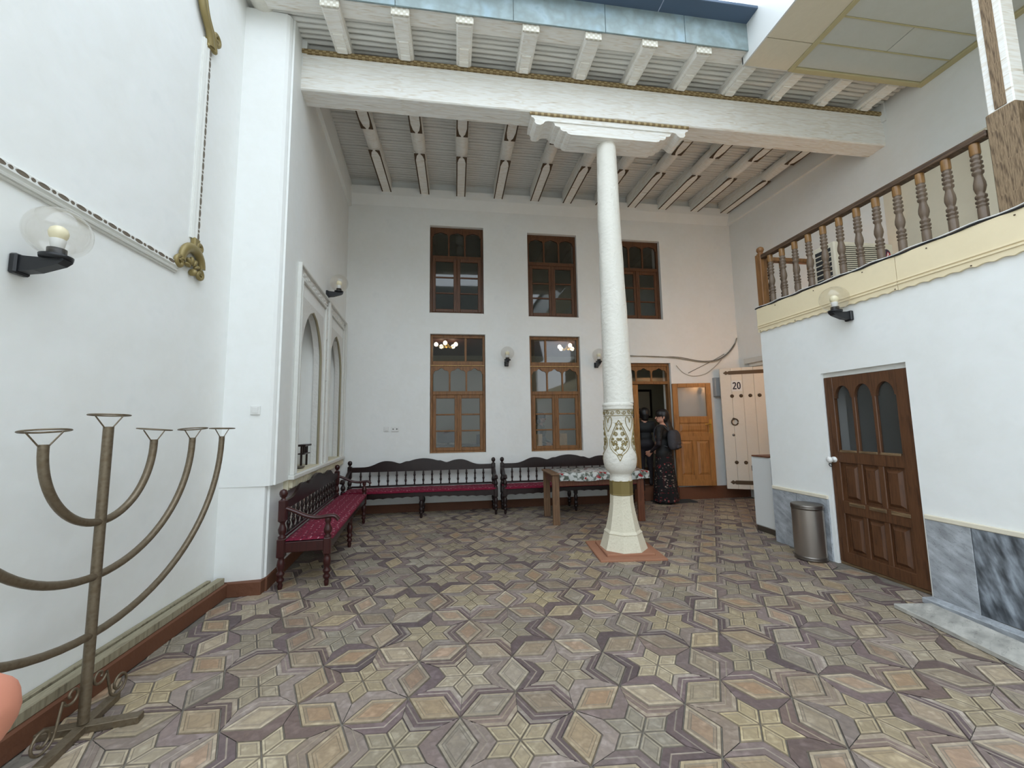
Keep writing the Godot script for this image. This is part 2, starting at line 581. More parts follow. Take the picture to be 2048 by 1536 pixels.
# smooth curve through points
func spline(pts: Array, per := 6) -> Array:
	var c := Curve3D.new()
	for i in pts.size():
		var t: Vector3 = (pts[mini(i + 1, pts.size() - 1)] - pts[maxi(i - 1, 0)]) / 6.0
		c.add_point(pts[i], -t, t)
	var out := []
	for i in pts.size() - 1:
		for k in per:
			out.append(c.sample(i, float(k) / per))
	out.append(pts[-1])
	return out

# ------------------------------------------------------------------ floor of relief cement tiles
# lattice of six-pointed stars (0.594 m apart, turned 4.6 degrees); lozenges lie on the cell edges, chevrons between
func flat_piece(loops: Array, cols: Array) -> ArrayMesh:
	# loops: rings of Vector3 with the same count, outermost first; cols: linear colours, one per band, last for the middle
	var s := st()
	var n: int = loops[0].size()
	for b in loops.size() - 1:
		s.set_color(cols[b])
		for i in n:
			var j := (i + 1) % n
			var mid: Vector3 = (loops[b][i] + loops[b][j]) * 0.5
			var c := Vector3.ZERO
			for p in loops[b]:
				c += p / n
			var o := (mid - c) * Vector3(1, 0, 1)
			quad(s, loops[b][i], loops[b][j], loops[b + 1][j], loops[b + 1][i], o.normalized() * 0.2 + Vector3.UP)
	s.set_color(cols[-1])
	var top: Array = loops[-1]
	for i in range(1, n - 1):
		tri(s, top[0], top[i], top[i + 1], Vector3.UP)
	return done(s)

func til(r, g, b) -> Color:
	var c := lin(r, g, b)
	return Color(c.r * 1.18, c.g * 1.16, c.b * 1.23)

func lozenge_mesh(border: Color, line: Color, inner: Color, heart: Color) -> ArrayMesh:
	var L := 0.1715
	var S := 0.099
	var ring := func(inset: float, y: float) -> Array:
		var k := 1.0 - inset / (L * sin(PI / 6.0))
		return [Vector3(L * k, y, 0), Vector3(0, y, S * k), Vector3(-L * k, y, 0), Vector3(0, y, -S * k)]
	return flat_piece([ring.call(0.003, 0.0), ring.call(0.006, 0.008), ring.call(0.020, 0.008), ring.call(0.024, 0.005), ring.call(0.034, 0.0055), ring.call(0.038, 0.0068)], [line, border, line, inner, line, heart])

func chevron_mesh(base: Color, line: Color, kind: int) -> ArrayMesh:
	# V round the blunt corner of a lozenge at direction +x: outer arms to +-30 degrees
	var s := st()
	var pol := func(r: float, d: float) -> Vector3: return Vector3(r * cos(deg_to_rad(d)), 0, r * sin(deg_to_rad(d)))
	var R := 0.343
	var outer := [pol.call(R, 30), pol.call(R / sqrt(3.0), 0), pol.call(R, -30)]
	var r := 0.196
	var inner := [pol.call(r, 30), pol.call(r / sqrt(3.0), 0), pol.call(r, -30)]
	var steps := [[0.03, 0.0], [0.055, 0.0065], [0.97, 0.0065], [0.995, 0.0]]
	var cols := [line, base, line]
	if kind == 1:
		steps = [[0.03, 0.0], [0.055, 0.0065], [0.42, 0.0065], [0.45, 0.0035], [0.50, 0.0035], [0.53, 0.0065], [0.97, 0.0065], [0.995, 0.0]]
		cols = [base, base, line, line, line, base, base]
	elif kind == 2:
		steps = [[0.03, 0.0], [0.055, 0.0065], [0.27, 0.0065], [0.30, 0.0035], [0.34, 0.0035], [0.37, 0.0065], [0.62, 0.0065], [0.65, 0.0035], [0.69, 0.0035], [0.72, 0.0065], [0.97, 0.0065], [0.995, 0.0]]
		cols = [base, base, line, line, line, base, base, line, line, line, base, base]
	for b in steps.size() - 1:
		s.set_color(cols[b])
		for i in 2:
			var q := []
			for e in [[i, b], [i + 1, b], [i + 1, b + 1], [i, b + 1]]:
				var f: float = steps[e[1]][0]
				var p: Vector3 = (outer[e[0]] as Vector3).lerp(inner[e[0]], f)
				if e[0] != 1:
					p += (outer[1] - outer[e[0]]).normalized() * 0.003
				p.y = steps[e[1]][1]
				q.append(p)
			quad(s, q[0], q[1], q[2], q[3], Vector3.UP)
	return done(s)

func star_mesh(petal: Color, line: Color, heart: Color) -> ArrayMesh:
	var s := st()
	var r := 0.192
	for k in 6:
		var d := deg_to_rad(60.0 * k + 30.0)
		var u := Vector3(cos(d), 0, sin(d))
		var w := Vector3(-sin(d), 0, cos(d))
		var c := u * r * 0.5
		var hl := r * 0.5
		var hs := hl / sqrt(3.0)
		var loops := []
		for e in [[0.002, 0.0], [0.005, 0.007], [0.014, 0.007], [0.018, 0.0045]]:
			var f: float = 1.0 - e[0] / (hl * 0.5)
			loops.append([c + u * hl * f + Vector3.UP * e[1], c + w * hs * f + Vector3.UP * e[1], c - u * hl * f + Vector3.UP * e[1], c - w * hs * f + Vector3.UP * e[1]])
		var cols := [line, petal, line]
		for b in 3:
			s.set_color(cols[b])
			for i in 4:
				var j := (i + 1) % 4
				quad(s, loops[b][i], loops[b][j], loops[b + 1][j], loops[b + 1][i], Vector3.UP + ((loops[b][i] + loops[b][j]) * 0.5 - c) * 0.5)
		s.set_color(heart)
		quad(s, loops[3][0], loops[3][1], loops[3][2], loops[3][3], Vector3.UP)
	return done(s)

func build_floor() -> void:
	var f := setting("floor", "courtyard floor of worn beige and purple star patterned cement tiles", "floor")
	var s := st()
	box(s, Vector3(-4.5, -0.3, -7.7), Vector3(8.0, 0.0, -0.9))
	part(f, "bedding", s, M.cement)
	s = st()
	box(s, Vector3(-16.0, -0.3, -0.9), Vector3(18.0, 0.0, 20.0))  # added out of view, pale so it throws skylight into the gallery
	part(setting("floor_bounce", "unseen ground behind the viewer, made pale to bounce light", "ground"), "bounce_slab", s, M.bounce_paving)
	var purple := [til(140, 126, 120), til(122, 107, 104), til(150, 138, 128), til(112, 98, 97)]
	var pale := til(168, 158, 144)
	var joint := til(130, 122, 112)
	var loz := [
		lozenge_mesh(til(190, 178, 152), til(146, 136, 118), til(166, 153, 130), til(176, 163, 138)),
		lozenge_mesh(til(184, 172, 148), til(142, 132, 116), til(160, 146, 126), til(168, 146, 122)),
		lozenge_mesh(til(178, 166, 144), til(140, 130, 114), til(166, 149, 128), til(170, 146, 122)),
		lozenge_mesh(til(172, 163, 142), til(138, 130, 116), til(160, 152, 134), til(164, 155, 137)),
		lozenge_mesh(til(170, 158, 136), til(144, 132, 114), til(168, 153, 130), til(165, 150, 127))]
	var che := []
	for i in 4:
		for k in 3:
			che.append(chevron_mesh(purple[i], pale if k else joint, k))
	var sta := [
		star_mesh(til(188, 177, 147), til(148, 138, 118), til(172, 161, 134)),
		star_mesh(til(180, 170, 145), til(142, 133, 116), til(166, 156, 133)),
		star_mesh(til(170, 163, 143), til(136, 130, 116), til(156, 150, 134))]
	var tiles := [M.tile_a, M.tile_b, M.tile_c, M.tile_d]
	var rest := {"lozenge": st(), "chevron": st()}
	var jobs := []
	var ang := deg_to_rad(4.6)
	var e1 := Vector2(cos(ang), sin(ang)) * 0.594
	var e2 := e1.rotated(PI / 3.0)
	var o := Vector2(0.303, -2.029)
	var inside := func(p: Vector2, m: float) -> bool:
		if p.y > -1.0 or p.y < BACK + 0.02 - m or p.x < -2.02 + 0.04 - m:
			return false
		if p.y > -4.63:
			return p.x < RIGHT - 0.10 + m
		if p.x < -1.62 - m and p.y < -4.0:
			return false
		return p.x < 5.9
	for i in range(-24, 25):
		for j in range(-24, 25):
			var c := o + e1 * i + e2 * j
			if inside.call(c, 0.06):
				jobs.append(["star", c, 0.0])
			for k in 6:
				var a := ang + k * PI / 3.0
				if inside.call(c + Vector2(cos(a), sin(a)) * 0.20, 0.03):
					jobs.append(["chevron", c, a])
				if k < 3:
					var q := c + Vector2(cos(a), sin(a)) * 0.297
					if inside.call(q, 0.05):
						jobs.append(["lozenge", q, a + PI / 2])
	jobs.sort_custom(func(p, q): return p[1].length_squared() < q[1].length_squared())
	var count := {"star": 0, "chevron": 0, "lozenge": 0}
	for jb in jobs:
		var kind: String = jb[0]
		var tilt := Vector3(rng.randf_range(-0.004, 0.004), 0, rng.randf_range(-0.004, 0.004))
		var turn: float = ang if kind == "star" else jb[2]
		var xf := Transform3D(Basis(Vector3.UP, -turn) * Basis.from_euler(tilt), Vector3(jb[1].x, rng.randf_range(-0.0005, 0.0015), jb[1].y))
		var mesh: ArrayMesh
		if kind == "star":
			mesh = sta[rng.randi() % sta.size()]
		elif kind == "chevron":
			mesh = che[rng.randi() % che.size()]
		else:
			mesh = loz[rng.randi() % loz.size()]
		var mat = tiles[rng.randi() % tiles.size()]
		count[kind] += 1
		if count[kind] <= 300:
			inst(f, kind + "_tile", mesh, mat, xf)
		else:
			(rest[kind] as SurfaceTool).append_from(mesh, 0, xf)
	for k in rest:
		var mesh: ArrayMesh = rest[k].commit()
		if mesh.get_surface_count() > 0:
			inst(f, "far_%s_tiles" % k, mesh, M.tile_b).set_meta("kind", "stuff")

# ------------------------------------------------------------------ walls
func windows() -> Array:
	return [[-0.48, 0.53, 3.58, 5.29], [1.39, 2.385, 3.55, 5.24], [3.17, 4.15, 3.55, 5.205], [-0.465, 0.55, 0.99, 3.19], [1.395, 2.39, 0.98, 3.18]]

func build_walls() -> void:
	# back wall, with its windows and the doorway
	var s := st()
	var holes := windows()
	holes.append([2.85, 4.25, 0.26, 2.67])
	pierced(s, [-3.0, 6.6, -0.05, 6.3], holes, 0.32, moved(Vector3(0, 0, BACK)))
	var w := setting("wall_back", "white plastered back wall with five wooden windows and a doorway", "wall")
	part(w, "plaster", s, M.plaster)
	# sloping cove under the joists
	s = st()
	prism(s, PackedVector2Array([Vector2(0, 5.62), Vector2(0.07, 5.80), Vector2(0.09, 5.95), Vector2(0, 5.95)]), -2.2, 6.0, Transform3D(Basis(Vector3(0, 0, 1), Vector3.UP, Vector3(1, 0, 0)), Vector3(0, 0, BACK)))
	part(w, "cove", s, M.plaster)
	# painted plinth along the foot of it
	s = st()
	box(s, Vector3(-2.0, 0, BACK), Vector3(2.84, 0.14, BACK + 0.05), 0.006)
	box(s, Vector3(4.26, 0, BACK), Vector3(5.8, 0.24, BACK + 0.06), 0.006)
	part(setting("baseboard_back", "dark brown painted plinth at the foot of the back wall", "baseboard"), "plinth", s, M.plinth_brown)
	# left-hand wall and the pilaster where it steps into the courtyard
	s = st()
	box(s, Vector3(LEFT - 0.4, -0.05, -4.2), Vector3(LEFT, 7.4, 0.8))
	var wl := setting("wall_left", "tall smooth white wall behind the branched candelabrum", "wall")
	part(wl, "plaster", s, M.plaster)
	s = st()
	# pilaster: upper part stands a little proud of its foot
	var side := Vector3(-0.26, 0, -3.25).normalized()
	prism(s, PackedVector2Array([Vector2(LEFT - 0.1, -4.05), Vector2(-1.76, -4.08), Vector2(-1.735, -4.10), Vector2(-1.722, -4.13), Vector2(-1.735, -4.50), Vector2(LEFT - 0.1, -4.5)]), -5.86, -0.96, Transform3D(Basis(Vector3(1, 0, 0), Vector3(0, 0, 1), Vector3(0, -1, 0)), Vector3.ZERO))
	prism(s, PackedVector2Array([Vector2(LEFT - 0.1, -4.05), Vector2(-1.77, -4.09), Vector2(-1.765, -4.11), Vector2(-1.80, -4.5), Vector2(LEFT - 0.1, -4.5)]), -0.962, 0.05, Transform3D(Basis(Vector3(1, 0, 0), Vector3(0, 0, 1), Vector3(0, -1, 0)), Vector3.ZERO))
	part(wl, "pilaster", s, M.plaster)
	# brown ledge along the foot of the left wall
	s = st()
	box(s, Vector3(LEFT - 0.02, 0, -4.06), Vector3(-2.02, 0.125, 0.8), 0.01)
	box(s, Vector3(-2.1, 0, -4.12), Vector3(-1.745, 0.125, -4.03), 0.006)
	box(s, Vector3(0.02, 0, -0.06), Vector3(3.2, 0.125, -0.028), 0.006, frame_of(side, Vector3(-1.70, 0, -4.1)))
	part(setting("baseboard_left", "low brown painted ledge along the foot of the left wall", "baseboard"), "plinth", s, M.plinth_brown)
	# wall that holds the niches (its openings are cut in build_niches)
	# far right wall, behind balcony and beam end
	s = st()
	var fr := frame_of(Vector3(0.2, 0, 2.85), Vector3(5.76, 0, BACK))
	box(s, Vector3(-0.4, -0.05, -0.3), Vector3(3.0, 5.63, -0.002), 0.0, fr)
	box(s, Vector3(-0.4, 5.63, -0.3), Vector3(3.0, 6.3, 0.05), 0.0, fr)
	box(s, Vector3(FAR_RIGHT, -0.05, -4.55), Vector3(FAR_RIGHT + 0.3, 7.0, 5.0))
	var wf := setting("wall_far_right", "shaded white wall rising behind the balcony to the main beam", "wall")
	part(wf, "plaster", s, M.plaster)
	s = st()
	box(s, Vector3(FAR_RIGHT - 0.012, 2.97, -4.5), Vector3(FAR_RIGHT, 4.70, 5.0))
	part(wf, "dado", s, M.plaster_cream, "cream painted lower band")
	s = st()
	box(s, Vector3(FAR_RIGHT - 0.14, 2.97, -3.45), Vector3(FAR_RIGHT, 4.70, -3.2), 0.02)
	part(wf, "pier", s, M.plaster_cream)
	# a house and low garden walls across the yard, behind the camera (mirrored in the upper panes)
	s = st()
	box(s, Vector3(-4.0, -0.05, 9.0), Vector3(5.0, 5.5, 14.6))
	var wo := setting("wall_opposite", "white house across the yard behind the viewer", "wall")
	part(wo, "plaster", s, M.plaster)
	s = st()
	prism(s, PackedVector2Array([Vector2(8.5, 5.35), Vector2(11.8, 9.5), Vector2(15.1, 5.35)]), -5.3, 4.3, Transform3D(Basis(Vector3(0, 0, 1), Vector3.UP, Vector3(-1, 0, 0)), Vector3.ZERO))
	part(setting("roof_opposite", "dark sheet metal roof of the house across the yard", "roof"), "sheeting", s, M.roof_sheet)
	s = st()
	box(s, Vector3(-14.0, -0.05, 16.0), Vector3(16.0, 2.4, 16.3))
	box(s, Vector3(-14.3, -0.05, -8.0), Vector3(-14.0, 2.4, 16.3))
	box(s, Vector3(16.0, -0.05, -8.0), Vector3(16.3, 2.4, 16.3))
	part(setting("wall_garden", "low white wall round the yard behind the viewer", "wall"), "plaster", s, M.plaster)

# ------------------------------------------------------------------ gallery ceiling: joists, billets, eaves
func billet_y(z: float) -> float:   # the roof falls a little towards the eaves
	return 5.882 + (-3.87 - z) * 0.076

func build_ceiling() -> void:
	var c := setting("ceiling", "white painted gallery ceiling of round billets laid across wooden joists", "ceiling")
	var s := st()
	prism(s, PackedVector2Array([Vector2(-3.84, 5.90), Vector2(-7.7, 6.20), Vector2(-7.7, 6.34), Vector2(-3.84, 6.14)]), -6.4, 2.6, Transform3D(Basis(Vector3(0, 0, 1), Vector3.UP, Vector3(-1, 0, 0)), Vector3.ZERO))
	part(c, "roof_deck", s, M.white_paint)
	# board at the eaves, outside the first billet
	s = st()
	box(s, Vector3(-1.95, 5.850, -4.04), Vector3(5.9, 5.90, -3.85), 0.004)
	part(c, "eaves_board", s, M.white_timber)
	var rest := st()
	var n := 0
	var cyl := {}
	for i in JOISTS.size() + 1:
		var x0: float = -1.98 if i == 0 else JOISTS[i - 1]
		var x1: float = 5.96 if i == JOISTS.size() else JOISTS[i]
		var L := x1 - x0 - 0.10
		var variants := []
		for v in 3:
			s = st()
			var pr := []
			for e in [[0.0, 0.0], [0.33, 0.003], [0.66, -0.002], [1.0, 0.001]]:
				pr.append(Vector2(0.0298 + e[1] * (v - 1), L * e[0]))
			lathe(s, pr, 10, Transform3D(Basis(Vector3(0, -1, 0), Vector3(1, 0, 0), Vector3(0, 0, 1)), Vector3.ZERO))
			variants.append(done(s))
		cyl[i] = variants
	for k in 50:
		for i in JOISTS.size() + 1:
			var x0: float = -1.98 if i == 0 else JOISTS[i - 1]
			var z := -4.075 - k * 0.0695
			if z < BACK - 0.02:
				continue
			var xf := Transform3D(Basis.from_euler(Vector3(0, rng.randf_range(-0.008, 0.008), rng.randf_range(-0.008, 0.008))), Vector3(x0 + 0.05, billet_y(z) + rng.randf_range(-0.010, 0.005), z + rng.randf_range(-0.004, 0.004)))
			var mesh: ArrayMesh = cyl[i][rng.randi() % 3]
			n += 1
			if n <= 300:
				inst(c, "billet", mesh, M.billet_paint, xf)
			else:
				rest.append_from(mesh, 0, xf)
	inst(c, "far_billets", rest.commit(), M.billet_paint).set_meta("kind", "stuff")
	# joists: squared ends, round middle, brown line left unpainted along the arrises; they rise towards the back wall
	var w := 0.088
	for i in JOISTS.size():
		var xf := Transform3D(Basis(Vector3.RIGHT, 0.030), Vector3(JOISTS[i], 5.755, -3.87))
		var jx := rng.randf_range(-0.008, 0.008)
		s = st()
		var cut = JOISTS[i] > 3.4   # the boarded soffit hides the ends of the last ones
		box(s, Vector3(-w, 0.0, -1.72), Vector3(w, 0.19, -0.09 if cut else 0.0), 0.018, xf)
		box(s, Vector3(-w + jx, 0.0, -3.47), Vector3(w + jx, 0.26, -2.24), 0.022, xf)
		lathe(s, [Vector2(0.082, 0.0), Vector2(0.098, 0.03), Vector2(0.101, 0.30), Vector2(0.098, 0.57), Vector2(0.082, 0.60)], 16, xf * Transform3D(Basis(Vector3(1, 0, 0), Vector3(0, 0, -1), Vector3(0, 1, 0)), Vector3(0, 0.099, -1.68)))
		var j := part(c, "joist", s, M.white_timber)
		# pierced white cap on the free end, and the carved tongue beside the beam
		if not cut:
			s = st()
			box(s, Vector3(-w - 0.006, 0.004, 0.0), Vector3(w + 0.006, 0.094, 0.022), 0.004, xf)
			part(j, "end_cap", s, M.white_lattice)
		s = st()
		box(s, Vector3(-w * 0.62, -0.016, -0.47), Vector3(w * 0.62, 0.006, -0.27), 0.008, xf)
		box(s, Vector3(-w * 0.62, -0.032, -0.49), Vector3(w * 0.62, -0.01, -0.42), 0.008, xf)
		part(j, "carved_tongue", s, M.white_timber)
		for sd in [-1.0, 1.0]:
			s = st()
			var bx: float = sd * (w - 0.012)
			box(s, Vector3(bx - 0.009, -0.004, -1.60), Vector3(bx + 0.009, 0.005, -0.80), 0.0, xf)
			box(s, Vector3(bx + jx - 0.009, -0.004, -3.40), Vector3(bx + jx + 0.009, 0.005, -2.34), 0.0, xf)
			# flared ends of the line where the round part begins
			for e in [[-1.55, -1.74], [-2.38, -2.22]]:
				var z0: float = e[0]
				var z1: float = e[1]
				prism(s, PackedVector2Array([Vector2(bx + 0.010 * sd, z0), Vector2(bx - 0.006 * sd, z0), Vector2(bx - 0.030 * sd, lerpf(z0, z1, 0.7)), Vector2(bx - 0.058 * sd, z1), Vector2(bx + 0.010 * sd, z1)]), -0.005, 0.005, xf * Transform3D(Basis(Vector3(1, 0, 0), Vector3(0, 0, 1), Vector3(0, -1, 0)), Vector3.ZERO))
			part(j, "painted_line", s, M.brown_line)
	# round log end on top of the pilaster
	s = st()
	var pr := []
	for e in [[0.10, 0.0], [0.125, 0.012], [0.132, 0.05], [0.128, 0.3], [0.13, 0.7]]:
		pr.append(Vector2(e[0], e[1]))
	lathe(s, pr, 16, Transform3D(Basis(Vector3(1, 0, 0), Vector3(0, 0, -1), Vector3(0, 1, 0)), Vector3(-1.985, 5.965, -3.93)))
	part(c, "log_end", s, M.column_paint, "white painted round log end on top of the pilaster")
	# eaves: pale blue sheet metal fascia in lengths, dark overhang above it
	var f := setting("trim_1", "pale blue sheet metal fascia along the roof edge above the joist ends", "fascia")
	for seg in [[-2.1, -0.62], [-0.615, 0.62], [0.625, 1.66], [1.665, 2.62], [2.625, 3.46]]:
		s = st()
		box(s, Vector3(seg[0], 5.835, -3.84), Vector3(seg[1], 6.19, -3.822), 0.003)
		part(f, "sheet", s, M.blue_sheet)
	s = st()
	for seg in [[-2.4, -0.2], [-0.19, 2.30], [2.31, 3.46]]:
		box(s, Vector3(seg[0], 6.18, -4.5), Vector3(seg[1], 6.215, -3.64), 0.004)
	part(f, "overhang", s, M.blue_dark_sheet, "dark blue grey underside of the roof edge")

# ------------------------------------------------------------------ main beam, bolster and column
func build_beam_and_column() -> void:
	var b := thing("ceiling_beam", "long cracked white painted main beam carried by the column", "beam")
	var s := st()
	box(s, Vector3(-1.83, 5.29, -4.66), Vector3(5.99, 5.735, -4.40), 0.012)
	part(b, "timber", s, M.white_timber)
	s = st()
	box(s, Vector3(-1.83, 5.735, -4.64), Vector3(5.99, 5.785, -4.385), 0.004)
	part(b, "carved_strip", s, M.gilt_strip, "carved tan strip along the beam top")
	var k := thing("column_bolster", "white carved wooden bracket between the column and the main beam", "bracket")
	# upper tier with ogee ends
	var half := func(pts: Array, cx: float) -> PackedVector2Array:
		var out := PackedVector2Array()
		for p in pts:
			out.append(Vector2(cx + p.x, p.y))
		for i in range(pts.size() - 1, -1, -1):
			out.append(Vector2(cx - pts[i].x, pts[i].y))
		return out
	s = st()
	var up := [Vector2(1.03, 5.288), Vector2(1.03, 5.235), Vector2(1.0, 5.225), Vector2(0.985, 5.20), Vector2(0.99, 5.17), Vector2(0.965, 5.145), Vector2(0.92, 5.14), Vector2(0.885, 5.16), Vector2(0.86, 5.19), Vector2(0.82, 5.20), Vector2(0.78, 5.20)]
	prism(s, half.call(up, 1.95), -4.72, -4.42)
	part(k, "upper_tier", s, M.white_timber)
	s = st()
	var lo := [Vector2(0.80, 5.205), Vector2(0.77, 5.19), Vector2(0.76, 5.16), Vector2(0.735, 5.15), Vector2(0.70, 5.145), Vector2(0.69, 5.11), Vector2(0.655, 5.095), Vector2(0.62, 5.095), Vector2(0.60, 5.07), Vector2(0.56, 5.06)]
	prism(s, half.call(lo, 1.98), -4.74, -4.435)
	part(k, "lower_tier", s, M.white_timber)
	s = st()
	box(s, Vector3(0.90, 5.262, -4.425), Vector3(2.99, 5.292, -4.40), 0.004)
	part(k, "carved_strip", s, M.gilt_strip, "carved tan strip along the bracket top")
	# column
	var C := Vector3(1.945, 0, -4.60)
	var t := thing("column", "tall white carved wooden column with gilded medallions and a bulbous foot", "column", C)
	s = st()
	var pr := []
	var nz := FastNoiseLite.new()
	nz.seed = 9
	nz.frequency = 1.2
	var kn := [[1.735, 0.174], [2.45, 0.163], [3.29, 0.150], [4.15, 0.139], [4.9, 0.124], [5.10, 0.119]]
	s.set_smooth_group(1)
	var rings := []
	var yy := 1.735
	while yy <= 5.101:
		var r := 0.119
		for i in kn.size() - 1:
			if yy >= kn[i][0] and yy <= kn[i + 1][0]:
				r = lerpf(kn[i][1], kn[i + 1][1], (yy - kn[i][0]) / (kn[i + 1][0] - kn[i][0]))
		var ring := []
		for q in 28:
			var a := TAU * q / 28
			var rr := r + 0.010 * nz.get_noise_3d(cos(a) * 1.3, yy * 1.6, sin(a) * 1.3) + 0.002 * nz.get_noise_3d(cos(a) * 6.0, yy * 9.0, sin(a) * 6.0)
			ring.append(Vector3(cos(a) * rr + 0.012 * sin(yy * 1.1), yy, sin(a) * rr))
		rings.append(ring)
		yy += 0.0561
	for i in rings.size() - 1:
		for q in 28:
			var l := (q + 1) % 28
			quad(s, rings[i][q], rings[i][l], rings[i + 1][l], rings[i + 1][q], Vector3(rings[i][q].x, 0, rings[i][q].z))
	s.set_smooth_group(-1)
	part(t, "shaft", s, M.column_paint)
	s = st()
	for e in [[0.0, 0.258], [0.06, 0.252]]:
		pr.append(Vector2(e[1], e[0]))
	var foot := [Vector2(0.275, 0.045), Vector2(0.268, 0.06), Vector2(0.225, 0.19), Vector2(0.214, 0.225), Vector2(0.219, 0.232), Vector2(0.214, 0.242), Vector2(0.196, 0.262), Vector2(0.172, 0.36), Vector2(0.150, 0.47), Vector2(0.136, 0.56), Vector2(0.131, 0.66)]
	lathe(s, foot, 8, Transform3D.IDENTITY, false, PI / 8)
	part(t, "foot", s, M.column_foot, "worn octagonal bell shaped foot")
	s = st()
	lathe(s, [Vector2(0.134, 0.655), Vector2(0.138, 0.662), Vector2(0.134, 0.672), Vector2(0.134, 0.81), Vector2(0.139, 0.815), Vector2(0.134, 0.826)], 8, Transform3D.IDENTITY, false, PI / 8)
	part(t, "gilded_band", s, M.gilt_dull, "olive gold painted band")
	s = st()
	lathe(s, [Vector2(0.131, 0.82), Vector2(0.126, 0.86), Vector2(0.122, 0.895), Vector2(0.135, 0.91), Vector2(0.160, 0.935), Vector2(0.182, 0.975), Vector2(0.193, 1.03), Vector2(0.196, 1.08), Vector2(0.190, 1.14), Vector2(0.180, 1.20), Vector2(0.174, 1.26), Vector2(0.172, 1.45), Vector2(0.171, 1.655), Vector2(0.178, 1.66), Vector2(0.180, 1.675), Vector2(0.176, 1.69), Vector2(0.182, 1.70), Vector2(0.184, 1.72), Vector2(0.176, 1.735), Vector2(0.172, 1.74)], 32)
	part(t, "carved_drum", s, M.column_paint)
	# gilded carving: a running scroll on top, pointed medallions with scrollwork, heart shaped lines above
	var wrap := func(a: float, y: float, out := 0.0) -> Vector3:
		var r := 0.1735 + out
		if y < 1.25:
			r = lerpf(0.196, 0.175, clampf((y - 1.08) / 0.16, 0.0, 1.0)) + out
		return Vector3(cos(a) * r, y, sin(a) * r)
	s = st()
	for q in 16:
		var a0 := TAU * q / 16
		var pts := []
		for i in 15:
			var th := i * 0.62
			var rr := 0.026 * (1.0 - i / 18.0)
			pts.append(wrap.call(a0 + rr * cos(th) * 6.0, 1.618 + rr * sin(th) * (1 if q % 2 else -1)))
		tube(s, pts, 0.0045, 5)
	for y in [1.582, 1.65]:
		var pts := []
		for i in 32:
			pts.append(wrap.call(TAU * i / 32, y))
		tube(s, pts, 0.004, 5, 1.0, true)
	part(t, "gilded_frieze", s, M.gilt, "gilded running scroll carving")
	for q in 4:
		var a0 := deg_to_rad(112.0) + TAU * q / 4
		s = st()
		var medal := []
		for e in [[0.0, 1.53], [0.16, 1.45], [0.30, 1.37], [0.42, 1.29], [0.40, 1.22], [0.24, 1.16], [0.12, 1.13], [0.0, 1.06]]:
			medal.append(Vector3(e[0], e[1], 0))
		for sd in [-1.0, 1.0]:
			var pts := []
			for p in spline(medal, 4):
				pts.append(wrap.call(a0 + sd * p.x * 1.6, p.y))
			tube(s, pts, 0.005, 5)
			var pts2 := []
			for p in spline(medal, 4):
				pts2.append(wrap.call(a0 + sd * p.x * 1.36, 1.30 + (p.y - 1.30) * 0.84))
			tube(s, pts2, 0.0035, 5)
			for sc in [[0.14, 1.36, 0.09, 1.0], [0.17, 1.27, 0.10, -1.0], [0.08, 1.20, 0.07, 1.0], [0.07, 1.43, 0.05, -1.0], [0.25, 1.24, 0.05, 1.0], [0.27, 1.31, 0.06, -1.0], [0.05, 1.30, 0.06, 1.0], [0.04, 1.13, 0.04, -1.0], [0.20, 1.37, 0.05, -1.0], [0.12, 1.24, 0.05, 1.0], [0.30, 1.27, 0.045, 1.0], [0.10, 1.48, 0.04, 1.0], [0.16, 1.185, 0.05, -1.0]]:
				var sp := []
				for i in 16:
					var th := i * 0.6
					var rr: float = sc[2] * (1.0 - i / 17.0)
					sp.append(wrap.call(a0 + sd * (sc[0] + rr * cos(th)) * 1.6, sc[1] + rr * 0.30 * sin(th) * sc[3] + rr * 0.1))
				tube(s, sp, 0.0064, 5)
			# heart line between neighbouring medallions
			var hp := []
			for e in [[0.0, 1.40], [0.0, 1.40], [0.17, 1.46], [0.24, 1.53], [0.17, 1.57], [0.06, 1.55], [0.0, 1.50]]:
				hp.append(Vector3(e[0], e[1], 0))
			var ho := []
			for p in spline(hp, 4):
				ho.append(wrap.call(a0 + TAU / 8 + sd * p.x * 1.35, p.y))
			tube(s, ho, 0.0045, 5)
		part(t, "gilded_medallion", s, M.gilt, "gilded pointed medallion of scrollwork")
	# terracotta plinth of two steps
	var p := thing("column_plinth", "worn terracotta coloured two step plinth under the white column", "plinth", C)
	s = st()
	box(s, Vector3(-0.37, 0.0, -0.37), Vector3(0.37, 0.028, 0.37), 0.012, Transform3D(Basis(Vector3.UP, -0.1), Vector3(0.0, 0, 0.0)))
	part(p, "lower_step", s, M.terracotta)
	s = st()
	box(s, Vector3(-0.27, 0.02, -0.27), Vector3(0.27, 0.055, 0.27), 0.012, Transform3D(Basis(Vector3.UP, -0.1), Vector3.ZERO))
	part(p, "upper_step", s, M.terracotta)

# ------------------------------------------------------------------ right-hand building: wall, old door, marble
func raised_panel(s: SurfaceTool, x0: float, x1: float, y0: float, y1: float, z: float, up: float, slope := 0.03) -> void:
	var a := [Vector3(x0, y0, z), Vector3(x1, y0, z), Vector3(x1, y1, z), Vector3(x0, y1, z)]
	var b := [Vector3(x0 + slope, y0 + slope, z + up), Vector3(x1 - slope, y0 + slope, z + up), Vector3(x1 - slope, y1 - slope, z + up), Vector3(x0 + slope, y1 - slope, z + up)]
	var outs := [Vector3(0, -1, 1), Vector3(1, 0, 1), Vector3(0, 1, 1), Vector3(-1, 0, 1)]
	for i in 4:
		var j := (i + 1) % 4
		quad(s, a[i], a[j], b[j], b[i], outs[i])
	quad(s, b[0], b[1], b[2], b[3], Vector3(0, 0, 1))

